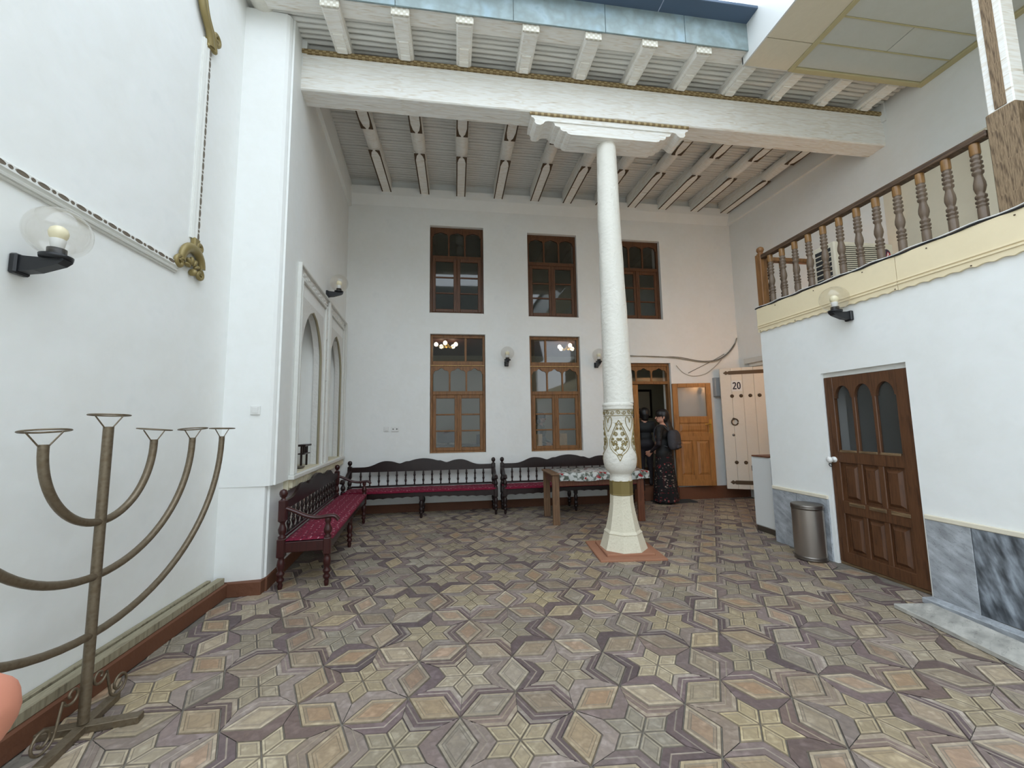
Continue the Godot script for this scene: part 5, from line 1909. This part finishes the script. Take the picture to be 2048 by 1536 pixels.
func build_small_things() -> void:
	wall_lamp("globe lamp on a black arm below the beaded moulding", Vector3(LEFT, 2.325, -2.215), Vector3(1, 0, 0))
	wall_lamp("globe lamp on a black arm above the two plaster niches", Vector3(-1.845, 3.41, -5.88), Vector3(0.997, 0, -0.08))
	wall_lamp("globe lamp on a black arm between the two lower windows", Vector3(0.945, 2.64, BACK), Vector3(0, 0, 1))
	wall_lamp("globe lamp on a black arm half hidden by the white column", Vector3(2.70, 2.62, BACK), Vector3(0, 0, 1))
	wall_lamp("globe lamp on a black arm under the cream balcony fascia", Vector3(RIGHT, 2.545, -3.43), Vector3(-1, 0, 0))
	wall_lamp("warm lit globe lamp round the corner facing the studded gate", Vector3(5.25, 2.25, -4.63), Vector3(0, 0, -1), true)
	# switches
	var s := st()
	var w := thing("light_switch", "white square switch on the pilaster behind the candelabrum", "switch", Vector3(-1.875, 1.67, -4.072))
	box(s, Vector3(-0.042, -0.042, 0), Vector3(0.042, 0.042, 0.012), 0.004)
	part(w, "plate", s, M.white_plastic)
	s = st()
	box(s, Vector3(-0.026, -0.026, 0.01), Vector3(0.026, 0.03, 0.017), 0.003)
	part(w, "rocker", s, M.white_plastic)
	w = thing("light_switch", "white single switch beside a double socket on the back wall", "switch", Vector3(-1.22, 1.45, BACK))
	s = st()
	box(s, Vector3(-0.045, -0.045, 0), Vector3(0.045, 0.045, 0.012), 0.004)
	part(w, "plate", s, M.white_plastic)
	s = st()
	box(s, Vector3(-0.028, -0.03, 0.01), Vector3(0.028, 0.03, 0.018), 0.003)
	part(w, "rocker", s, M.white_plastic)
	w = thing("double_socket", "white double socket above the corner of the back bench", "socket", Vector3(-1.07, 1.448, BACK))
	s = st()
	box(s, Vector3(-0.065, -0.045, 0), Vector3(0.065, 0.045, 0.014), 0.005)
	part(w, "plate", s, M.white_plastic)
	for x in [-0.032, 0.032]:
		s = st()
		lathe(s, [Vector2(0.010, 0.0), Vector2(0.010, 0.003), Vector2(0, 0.003)], 12, Transform3D(Basis(Vector3(1, 0, 0), Vector3(0, 0, 1), Vector3(0, -1, 0)), Vector3(x, 0, 0.013)))
		part(w, "outlet", s, M.louvre_dark)
	w = thing("switch_box", "tall narrow grey electrical box on the wall beside the studded gate", "electrical box", Vector3(5.19, 2.18, BACK))
	s = st()
	box(s, Vector3(-0.055, -0.19, 0), Vector3(0.055, 0.19, 0.09), 0.006)
	part(w, "casing", s, M.box_grey)
	s = st()
	box(s, Vector3(-0.048, -0.18, 0.088), Vector3(0.048, 0.18, 0.096), 0.004)
	part(w, "cover", s, M.box_grey)
	# cables sagging along the back wall
	var runs := [
		["cable_grey", 0.011, "thick grey cable sagging along the back wall above the doorway", [[3.40, 2.80], [3.80, 2.80], [4.33, 2.775], [4.86, 2.70], [5.20, 2.71], [5.45, 2.82], [5.66, 3.02], [5.74, 3.2]]],
		["cable_dark", 0.006, "thin dark cable twisted round the thick grey cable above the doorway", [[3.40, 2.815], [3.9, 2.79], [4.4, 2.79], [4.9, 2.715], [5.25, 2.74], [5.5, 2.88], [5.70, 3.10]]],
		["cable_grey", 0.005, "thin loose wire hanging in a loop above the open door leaf", [[4.36, 2.62], [4.5, 2.48], [4.7, 2.41], [4.95, 2.44], [5.15, 2.56], [5.35, 2.74]]],
		["cable_dark", 0.005, "short dark wire slanting up to the bundle above the open door leaf", [[4.62, 2.47], [4.9, 2.60], [5.2, 2.74], [5.42, 2.86]]]]
	for q in runs:
		var c := thing("wall_cable", q[2], "cable")
		var pts := []
		for p in q[3]:
			pts.append(Vector3(p[0], p[1], BACK + 0.02 + 0.012 * sin(p[0] * 5.0)))
		s = st()
		tube(s, spline(pts, 6), q[1], 7)
		part(c, "wire", s, M[q[0]])
	# door mat
	var m := thing("door_mat", "dark grey rubber mat on the tiles before the open doorway", "mat", Vector3(4.05, 0.008, -7.17))
	s = st()
	box(s, Vector3(-0.38, 0, -0.14), Vector3(0.40, 0.012, 0.16), 0.004)
	part(m, "mat", s, M.mat_grey)

# ------------------------------------------------------------------ rooms behind the windows
func chandelier(label: String, at: Vector3) -> void:
	var c := thing("chandelier", label, "chandelier", at, 0.0, "chandeliers behind the lower windows")
	var s := st()
	lathe(s, [Vector2(0.05, 0.24), Vector2(0.05, 0.22), Vector2(0.012, 0.2), Vector2(0.012, 0.02), Vector2(0.05, 0.0), Vector2(0.06, -0.04), Vector2(0.03, -0.09), Vector2(0.0, -0.11)], 14)
	part(c, "stem", s, M.brass)
	for k in 5:
		var a := TAU * k / 5 + 0.4
		var d := Vector3(cos(a), 0, sin(a))
		s = st()
		tube(s, spline([d * 0.04 - Vector3(0, 0.03, 0), d * 0.12 - Vector3(0, 0.09, 0), d * 0.20 - Vector3(0, 0.05, 0), d * 0.22 - Vector3(0, 0.0, 0)], 4), 0.008, 6)
		part(c, "arm", s, M.brass)
		s = st()
		lathe(s, [Vector2(0.012, 0.01), Vector2(0.034, -0.005), Vector2(0.046, -0.035), Vector2(0.036, -0.07), Vector2(0.0, -0.085)], 12, moved(d * 0.22))
		part(c, "lamp_shade", s, M.bulb_lit)
	var o := OmniLight3D.new()
	o.name = "chandelier_light"
	o.light_color = rgb(255, 236, 205)
	o.light_energy = 0.035
	o.omni_range = 9.0
	o.omni_attenuation = 2.0
	o.light_size = 0.2
	o.shadow_enabled = true
	o.position = at - Vector3(0, 0.2, 0)
	add_child(o)

func build_interior() -> void:
	var zb := -10.6
	for q in [["wall_room_lower", 0.0, 0.25, 3.42, "greenish walls of the ground floor room behind the lower windows", "interior_wall"], ["wall_room_upper", 3.5, 3.55, 6.05, "greenish walls of the upper room behind the upper windows", "interior_wall"]]:
		var r := setting(q[0], q[4], "wall")
		var s := st()
		box(s, Vector3(-2.7, q[1], zb - 0.2), Vector3(6.6, q[3] + 0.1, zb))
		box(s, Vector3(-2.9, q[1], zb), Vector3(-2.7, q[3] + 0.1, BACK - 0.32))
		box(s, Vector3(6.4, q[1], zb), Vector3(6.6, q[3] + 0.1, BACK - 0.32))
		part(r, "plaster", s, M[q[5]])
		s = st()
		box(s, Vector3(-2.7, q[2] - 0.2, zb), Vector3(6.4, q[2], BACK - 0.3))
		part(r, "floor", s, M.table_wood)
		s = st()
		box(s, Vector3(-2.7, q[3], zb), Vector3(6.4, q[3] + 0.12, BACK - 0.3))
		part(r, "ceiling", s, M[q[5]])
	chandelier("lit chandelier of white shades behind the window with wide left pane", Vector3(-0.2, 3.27, -8.6))
	chandelier("lit chandelier of white shades behind the window with pale boards", Vector3(2.52, 3.25, -8.6))
	# furniture glimpsed through the lower panes
	var t := thing("room_table", "dark table behind the lower window panes in the lit room", "table", Vector3(-0.6, 0.25, -8.5))
	var s := st()
	box(s, Vector3(0, 0.82, 0), Vector3(1.5, 0.86, 0.6), 0.006)
	part(t, "table_top", s, M.bench_dark)
	for x in [0.04, 1.40]:
		for z in [0.04, 0.5]:
			s = st()
			box(s, Vector3(x, 0, z), Vector3(x + 0.06, 0.82, z + 0.06), 0.004)
			part(t, "leg", s, M.bench_dark)
	var tv := thing("dark_screen", "dark flat screen standing on the table behind the lower window", "screen", Vector3(-0.15, 1.11, -8.2))
	s = st()
	box(s, Vector3(-0.22, 0.04, -0.02), Vector3(0.22, 0.30, 0.01), 0.006)
	part(tv, "panel", s, M.black_plastic)
	s = st()
	box(s, Vector3(-0.08, 0, -0.06), Vector3(0.08, 0.012, 0.06), 0.003)
	box(s, Vector3(-0.02, 0.01, -0.03), Vector3(0.02, 0.06, -0.01))
	part(tv, "stand", s, M.black_plastic)
	for q in [[0.5, 0.06, "ink"], [0.68, 0.045, "paper"]]:
		var bx := thing("storage_box", "small %s box on the table behind the lower window" % ("dark blue" if q[2] == "ink" else "pale"), "box", Vector3(q[0], 1.11, -8.25))
		s = st()
		box(s, Vector3(-0.075, 0, -0.06), Vector3(0.075, 0.12 + q[1], 0.06), 0.004)
		part(bx, "carton", s, M[q[2]])
		s = st()
		box(s, Vector3(-0.078, 0.12 + q[1], -0.063), Vector3(0.078, 0.135 + q[1], 0.063), 0.004)
		part(bx, "lid", s, M[q[2]])
	var k := 0
	for x in [1.47, 1.98]:
		var b := thing("pale_board", ["pale wooden board leaning inside the left casement", "pale wooden board leaning inside the right casement"][k], "board", Vector3(x, 0.25, -7.86))
		s = st()
		box(s, Vector3(0, 0, 0), Vector3(0.24, 1.05, 0.02), 0.003)
		part(b, "board", s, M.light_board)
		s = st()
		box(s, Vector3(0.0, 0.02, 0.02), Vector3(0.016, 1.05, 0.028), 0.002)
		part(b, "edging", s, M.paper)
		k += 1
	# framed picture seen through the doorway
	var p := thing("framed_picture", "dark framed picture hanging on the room wall seen through the doorway", "picture", Vector3(5.15, 2.02, zb))
	s = st()
	box(s, Vector3(-0.30, -0.36, 0.0), Vector3(0.30, 0.36, 0.02))
	part(p, "print", s, M.paper)
	s = st()
	for e in [[-0.34, -0.28, -0.40, 0.40], [0.28, 0.34, -0.40, 0.40], [-0.28, 0.28, 0.34, 0.40], [-0.28, 0.28, -0.40, -0.34]]:
		box(s, Vector3(e[0], e[2], 0.0), Vector3(e[1], e[3], 0.035), 0.006)
	part(p, "frame", s, M.bench_dark)

# ------------------------------------------------------------------ people
# bones: [a, b, radius a, radius b, linear colour]; surface nets over a smooth union
func sdf(bones: Array, p: Vector3, k: float) -> float:
	var d := 1.0
	for b in bones:
		var ab: Vector3 = b[1] - b[0]
		var t := clampf((p - b[0]).dot(ab) / maxf(ab.length_squared(), 1e-9), 0.0, 1.0)
		var e: float = p.distance_to(b[0] + ab * t) - lerpf(b[2], b[3], t)
		var h := clampf(0.5 + 0.5 * (d - e) / k, 0.0, 1.0)
		d = lerpf(d, e, h) - k * h * (1.0 - h)
	return d

func skin_bones(s: SurfaceTool, bones: Array, cell: float, k: float) -> void:
	var lo := Vector3.INF
	var hi := -Vector3.INF
	for b in bones:
		for i in 2:
			var r: float = b[2 + i] + cell * 2.0
			lo = lo.min(b[i] - Vector3.ONE * r)
			hi = hi.max(b[i] + Vector3.ONE * r)
	var n := Vector3i(((hi - lo) / cell).ceil()) + Vector3i.ONE
	var near := PackedByteArray()
	near.resize(n.x * n.y * n.z)
	for b in bones:
		var r: float = maxf(b[2], b[3]) + cell * 2.5 + k * 0.3
		var a0 := Vector3i(((b[0].min(b[1]) - Vector3.ONE * r - lo) / cell).floor()).clamp(Vector3i.ZERO, n - Vector3i.ONE)
		var a1 := Vector3i(((b[0].max(b[1]) + Vector3.ONE * r - lo) / cell).ceil()).clamp(Vector3i.ZERO, n - Vector3i.ONE)
		for z in range(a0.z, a1.z + 1):
			for y in range(a0.y, a1.y + 1):
				for x in range(a0.x, a1.x + 1):
					near[(z * n.y + y) * n.x + x] = 1
	var f := PackedFloat32Array()
	f.resize(near.size())
	f.fill(1.0)
	for z in n.z:
		for y in n.y:
			for x in n.x:
				var i := (z * n.y + y) * n.x + x
				if near[i]:
					f[i] = sdf(bones, lo + Vector3(x, y, z) * cell, k)
	var vid := {}
	var off := [0, 1, n.x, n.x + 1, n.x * n.y, n.x * n.y + 1, n.x * n.y + n.x, n.x * n.y + n.x + 1]
	for z in n.z - 1:
		for y in n.y - 1:
			for x in n.x - 1:
				var i := (z * n.y + y) * n.x + x
				if not near[i]:
					continue
				var m := 0
				for c in 8:
					if f[i + off[c]] < 0.0:
						m |= 1 << c
				if m == 0 or m == 255:
					continue
				var sum := Vector3.ZERO
				var cnt := 0
				for c in 8:
					for ax in 3:
						if c & (1 << ax):
							continue
						var e := c | (1 << ax)
						if bool(m & (1 << c)) != bool(m & (1 << e)):
							var fa := f[i + off[c]]
							var fb := f[i + off[e]]
							var p := Vector3(c & 1, (c >> 1) & 1, (c >> 2) & 1)
							p[ax] += fa / (fa - fb)
							sum += p
							cnt += 1
				vid[i] = lo + (Vector3(x, y, z) + sum / cnt) * cell
	s.set_smooth_group(1)
	var stepo := [1, n.x, n.x * n.y]
	for i in vid:
		var x: int = i % n.x
		var y: int = (i / n.x) % n.y
		var z: int = i / (n.x * n.y)
		for ax in 3:
			var a0: float = f[i]
			var a1: float = f[i + stepo[ax]]
			if (a0 < 0.0) == (a1 < 0.0):
				continue
			var u: int = stepo[(ax + 1) % 3]
			var w: int = stepo[(ax + 2) % 3]
			if not (vid.has(i - u) and vid.has(i - w) and vid.has(i - u - w)):
				continue
			var dir := Vector3.ZERO
			dir[ax] = 1.0 if a0 < 0.0 else -1.0
			var q := [vid[i], vid[i - u], vid[i - u - w], vid[i - w]]
			var cc: Vector3 = (q[0] + q[2]) * 0.5
			var best := 1e9
			var col := Color.WHITE
			for b in bones:
				var ab: Vector3 = b[1] - b[0]
				var t := clampf((cc - b[0]).dot(ab) / maxf(ab.length_squared(), 1e-9), 0.0, 1.0)
				var e: float = cc.distance_to(b[0] + ab * t) - lerpf(b[2], b[3], t)
				if e < best:
					best = e
					col = b[4]
			s.set_color(col)
			quad(s, q[0], q[1], q[2], q[3], dir)
	s.set_smooth_group(-1)

func hand_bones(wrist: Vector3, dir: Vector3, side: Vector3, h: float, col: Color, curl := 0.5) -> Array:
	# dir: along the hand; side: towards the thumb; fingers curl towards dir x side
	var out := []
	var inn := dir.cross(side).normalized()
	var knuckle := wrist + dir * 0.052 * h
	for i in 4:
		var base := knuckle + side * (0.019 - 0.0125 * i) * h
		var ln: float = [0.040, 0.045, 0.042, 0.033][i] * h
		out.append([wrist + side * (0.010 - 0.006 * i) * h, base, 0.011 * h, 0.0085 * h, col])
		var m := base + (dir + inn * curl * 0.6).normalized() * ln * 0.5
		var e := m + (dir * (1.0 - curl) + inn * (curl + 0.3)).normalized() * ln * 0.5
		out.append([base, m, 0.0058 * h, 0.0052 * h, col])
		out.append([m, e, 0.0052 * h, 0.0042 * h, col])
	var tb := wrist + dir * 0.018 * h + side * 0.020 * h
	var t1 := tb + (dir + side * 0.7).normalized() * 0.026 * h
	out.append([wrist + side * 0.01 * h, tb, 0.010 * h, 0.008 * h, col])
	out.append([tb, t1, 0.007 * h, 0.006 * h, col])
	out.append([t1, t1 + (dir + inn * 0.4).normalized() * 0.02 * h, 0.006 * h, 0.0048 * h, col])
	return out

func figure(called: String, label: String, at: Vector3, turn: float, h: float, top: Color, sleeve: Color, legs: Color, skin: Color, arms: Array, look: float) -> Node3D:
	# faces +z before it is turned; arms: [elbow, wrist] offsets for the left and right side, in heights
	var o := thing(called, label, "person", at, turn)
	var s := st()
	var V := func(x: float, y: float, z: float) -> Vector3: return Vector3(x, y, z) * h
	var body := [
		[V.call(0, 0.86, 0.0), V.call(0, 0.80, -0.01), 0.030 * h, 0.036 * h, skin],
		[V.call(-0.085, 0.785, -0.012), V.call(0.085, 0.785, -0.012), 0.038 * h, 0.038 * h, top],
		[V.call(-0.045, 0.73, 0.0), V.call(0.045, 0.73, 0.0), 0.066 * h, 0.066 * h, top],
		[V.call(-0.03, 0.62, 0.0), V.call(0.03, 0.62, 0.0), 0.062 * h, 0.062 * h, top],
		[V.call(-0.04, 0.53, -0.005), V.call(0.04, 0.53, -0.005), 0.070 * h, 0.070 * h, legs]]
	for sd in [-1.0, 1.0]:
		body.append([V.call(sd * 0.05, 0.51, 0), V.call(sd * 0.05, 0.285, 0.008), 0.056 * h, 0.036 * h, legs])
		body.append([V.call(sd * 0.05, 0.285, 0.008), V.call(sd * 0.05, 0.05, -0.008), 0.036 * h, 0.022 * h, legs])
		body.append([V.call(sd * 0.05, 0.028, -0.015), V.call(sd * 0.057, 0.018, 0.085), 0.024 * h, 0.017 * h, lin(30, 28, 28)])
	var hands := []
	var i := 0
	for sd in [-1.0, 1.0]:
		var sh: Vector3 = V.call(sd * 0.115, 0.785, -0.012)
		var el: Vector3 = sh + arms[i][0] * h
		var wr: Vector3 = el + arms[i][1] * h
		var mid := sh.lerp(el, 0.62)
		body.append([sh, mid, 0.034 * h, 0.029 * h, top])
		body.append([mid, el, 0.026 * h, 0.024 * h, sleeve])
		body.append([el, wr, 0.024 * h, 0.016 * h, sleeve])
		var dir: Vector3 = (wr - el).normalized()
		var side := (Vector3(0, 0, 1) - dir * dir.z).normalized()
		hands.append(hand_bones(wr, dir, side, h, skin))
		i += 1
	skin_bones(s, body, 0.0105 * h, 0.022 * h)
	for hb in hands:
		skin_bones(s, hb, 0.0032 * h, 0.004 * h)
	# head, turned by look about the neck
	var T := Transform3D(Basis(Vector3.UP, look), Vector3(0, 0.865 * h, 0.005 * h))
	var head := []
	for e in [[0, 0.065, -0.012, 0, 0.060, 0.006, 0.054, 0.052], [0, 0.05, 0.01, 0, 0.010, 0.026, 0.043, 0.028], [-0.02, 0.012, 0.008, 0.02, 0.012, 0.008, 0.030, 0.030], [0, 0.048, 0.056, 0, 0.030, 0.066, 0.006, 0.009], [-0.056, 0.042, -0.006, -0.056, 0.026, -0.002, 0.010, 0.008], [0.056, 0.042, -0.006, 0.056, 0.026, -0.002, 0.010, 0.008], [0, -0.03, -0.008, 0, 0.01, -0.006, 0.030, 0.030]]:
		head.append([T * (Vector3(e[0], e[1], e[2]) * h), T * (Vector3(e[3], e[4], e[5]) * h), e[6] * h, e[7] * h, skin])
	var lip := lin(150, 84, 78)
	head.append([T * (Vector3(-0.012, 0.010, 0.052) * h), T * (Vector3(0.012, 0.010, 0.052) * h), 0.0055 * h, 0.0055 * h, lip])
	for sd in [-1.0, 1.0]:
		head.append([T * (Vector3(sd * 0.019, 0.050, 0.053) * h), T * (Vector3(sd * 0.025, 0.050, 0.050) * h), 0.0055 * h, 0.005 * h, lin(26, 22, 20)])
		head.append([T * (Vector3(sd * 0.012, 0.063, 0.057) * h), T * (Vector3(sd * 0.032, 0.063, 0.050) * h), 0.004 * h, 0.003 * h, lin(30, 24, 22)])
	skin_bones(s, head, 0.0042 * h, 0.008 * h)
	part(o, "body", s, M.body_colours)
	return o

func hair_on(o: Node3D, h: float, look: float, extra: Array, thick := 0.010) -> void:
	var T := Transform3D(Basis(Vector3.UP, look), Vector3(0, 0.865 * h, 0.005 * h))
	var s := st()
	var bones := []
	for e in [[0, 0.072, -0.016, 0, 0.075, 0.010, 0.056 + thick, 0.046 + thick], [0, 0.04, -0.030, 0, 0.0, -0.030, 0.045 + thick, 0.034 + thick], [-0.036, 0.05, -0.015, -0.04, 0.015, -0.016, 0.026, 0.02], [0.036, 0.05, -0.015, 0.04, 0.015, -0.016, 0.026, 0.02]]:
		bones.append([T * (Vector3(e[0], e[1], e[2]) * h), T * (Vector3(e[3], e[4], e[5]) * h), e[6] * h, e[7] * h, Color.BLACK])
	for e in extra:
		bones.append([T * (e[0] * h), T * (e[1] * h), e[2] * h, e[3] * h, Color.BLACK])
	skin_bones(s, bones, 0.006 * h, 0.012 * h)
	part(o, "hair", s, M.hair)

func build_people() -> void:
	var skin := lin(200, 150, 126)
	var black := lin(24, 24, 27)
	var down := [[Vector3(-0.03, -0.165, -0.01), Vector3(0.005, -0.145, 0.03)], [Vector3(0.03, -0.165, -0.01), Vector3(-0.005, -0.145, 0.03)]]
	# woman with long hair, long printed skirt and a grey backpack, turned towards the doorway
	var h := 1.73
	var face := Vector3(-0.62, 0, -0.78)
	var at := Vector3(3.87, 0.02, -7.09)
	var turn := atan2(face.x, face.z)
	var a := figure("person", "woman with long black hair, floral dark skirt, wearing a backpack at the doorway", at, turn, h, black, lin(30, 28, 32), black, skin, [[Vector3(-0.03, -0.16, -0.01), Vector3(0.01, -0.08, 0.12)], [Vector3(0.03, -0.16, 0.0), Vector3(-0.04, -0.09, 0.11)]], 0.75)
	hair_on(a, h, 0.75, [[Vector3(0, 0.0, -0.045), Vector3(0, -0.10, -0.065), 0.046, 0.052], [Vector3(0, -0.10, -0.065), Vector3(-0.02, -0.22, -0.085), 0.052, 0.034], [Vector3(-0.045, 0.03, -0.01), Vector3(-0.05, -0.10, -0.03), 0.02, 0.022]])
	var s := st()
	s.set_smooth_group(1)
	var rings := []
	for i in 15:
		var t := i / 14.0
		var y := lerpf(1.02, 0.035, t)
		var r := 0.135 + 0.10 * pow(t, 0.8)
		var ring := []
		for q in 40:
			var an := TAU * q / 40
			var rr := r * (1.0 + 0.06 * t * sin(an * 9.0) + 0.03 * t * sin(an * 5.0 + 1.0))
			ring.append(Vector3(cos(an) * rr * 1.12, y, sin(an) * rr * 0.92))
		rings.append(ring)
	for i in 14:
		for q in 40:
			var l := (q + 1) % 40
			quad(s, rings[i][q], rings[i][l], rings[i + 1][l], rings[i + 1][q], Vector3(rings[i][q].x, 0.02, rings[i][q].z))
	s.set_smooth_group(-1)
	part(a, "skirt", s, M.skirt_print, "long black skirt with red and pale flowers")
	var b := thing("backpack", "grey fabric backpack on the back of the long haired woman", "backpack", at, turn)
	s = st()
	var bag := []
	for e in [[-0.07, 1.27, -0.20, 0.07, 1.27, -0.20, 0.06, 0.06], [-0.08, 1.20, -0.205, 0.08, 1.20, -0.205, 0.065, 0.065], [-0.085, 1.12, -0.21, 0.085, 1.12, -0.21, 0.068, 0.068], [-0.085, 1.03, -0.21, 0.085, 1.03, -0.21, 0.066, 0.066]]:
		bag.append([Vector3(e[0], e[1], e[2]), Vector3(e[3], e[4], e[5]), e[6], e[7], Color.WHITE])
	skin_bones(s, bag, 0.013, 0.10)
	part(b, "bag", s, M.backpack_grey)
	s = st()
	bag = []
	for e in [[-0.06, 1.09, -0.285, 0.06, 1.09, -0.285, 0.028, 0.028], [-0.06, 1.02, -0.285, 0.06, 1.02, -0.285, 0.03, 0.03]]:
		bag.append([Vector3(e[0], e[1], e[2]), Vector3(e[3], e[4], e[5]), e[6], e[7], Color.WHITE])
	skin_bones(s, bag, 0.012, 0.04)
	part(b, "front_pocket", s, M.backpack_grey)
	for sd in [-1.0, 1.0]:
		s = st()
		tube(s, spline([Vector3(sd * 0.09, 1.33, -0.13), Vector3(sd * 0.12, 1.425, -0.04), Vector3(sd * 0.12, 1.39, 0.07), Vector3(sd * 0.125, 1.25, 0.115), Vector3(sd * 0.135, 1.10, 0.06), Vector3(sd * 0.11, 1.02, -0.12)], 5), 0.02, 8, 0.5)
		part(b, "strap", s, M.backpack_grey)
	# second person just inside, in a black T-shirt, sunglasses pushed up
	h = 1.53
	var at2 := Vector3(3.72, 0.262, -7.52)
	var turn2 := atan2(0.3, -0.95)
	var p := figure("person", "person in black T-shirt with sunglasses on the head, standing inside the doorway", at2, turn2, h, black, skin, lin(34, 32, 36), skin, [down[0], [Vector3(0.06, -0.15, -0.035), Vector3(-0.07, -0.01, 0.13)]], 0.3)
	hair_on(p, h, 0.3, [])
	s = st()
	var T := Transform3D(Basis(Vector3.UP, 0.3), Vector3(0, 0.865 * h, 0.005 * h))
	for sd in [-1.0, 1.0]:
		ball(s, T * (Vector3(sd * 0.024, 0.115, 0.052) * h), Vector3(0.022, 0.018, 0.012), 10, 6)
		tube(s, [T * (Vector3(sd * 0.04, 0.118, 0.045) * h), T * (Vector3(sd * 0.068, 0.085, -0.03) * h)], 0.004, 5)
	part(p, "sunglasses", s, M.black_plastic)
	# man in a camouflage shirt behind the lower window
	h = 1.50
	var q := figure("person", "person in camouflage shirt standing inside behind the lower window", Vector3(1.77, 0.25, -8.25), deg_to_rad(60.0), h, lin(84, 86, 66), lin(84, 86, 66), lin(50, 50, 46), lin(176, 128, 104), [[Vector3(-0.03, -0.16, 0.0), Vector3(0.02, -0.06, 0.13)], [Vector3(0.03, -0.16, 0.0), Vector3(-0.02, -0.06, 0.13)]], 0.2)
	hair_on(q, h, 0.2, [])
	build_hand(skin)

# the photographer's own fingertip, held close to the lens; the hand goes on outside the picture
func build_hand(_skin: Color) -> void:
	var cam := Transform3D(Basis.from_euler(Vector3(deg_to_rad(5.79), deg_to_rad(-8.1), deg_to_rad(-0.89))), Vector3(0, 1.5, 0))   # where the photograph was taken
	var at := func(px: float, py: float, depth: float) -> Vector3:
		return cam * (Vector3((px - 1024.0) / 795.0, -(py - 768.0) / 795.0, -1.0) * depth)
	var col := lin(196, 128, 104)
	var tip: Vector3 = at.call(-94.0, 1447.0, 0.075)
	var j1: Vector3 = at.call(-400.0, 1580.0, 0.077)
	var j2: Vector3 = at.call(-760.0, 1800.0, 0.088)
	var knuckle: Vector3 = at.call(-1050.0, 2150.0, 0.105)
	var dir := (knuckle - tip).normalized()
	var side := cam.basis.z.cross(dir).normalized()
	var wrist := knuckle + dir * 0.09 + side * 0.02
	var o := thing("hand", "bare hand of the photographer with one fingertip held close to the lens", "hand")
	var s := st()
	var bones := [[tip, j1, 0.0086, 0.0092, col], [j1, j2, 0.0092, 0.0098, col], [j2, knuckle, 0.0098, 0.011, col], [knuckle, wrist, 0.015, 0.02, col], [wrist, wrist + dir * 0.12, 0.022, 0.03, col]]
	for i in 3:
		var k: Vector3 = knuckle + side * 0.02 * (i + 1) + dir * 0.006 * i
		var m: Vector3 = k - dir * 0.035 - cam.basis.z * 0.015
		bones.append([k, wrist + side * 0.008 * (i + 1), 0.014, 0.02, col])
		bones.append([k, m, 0.010, 0.009, col])
		bones.append([m, m + dir * 0.02 - cam.basis.z * 0.018, 0.009, 0.008, col])
	var tb: Vector3 = wrist - side * 0.028 - dir * 0.03
	bones.append([wrist, tb, 0.016, 0.013, col])
	bones.append([tb, tb - dir * 0.03 - cam.basis.z * 0.02, 0.011, 0.009, col])
	skin_bones(s, bones, 0.003, 0.006)
	part(o, "skin_surface", s, M.body_colours)
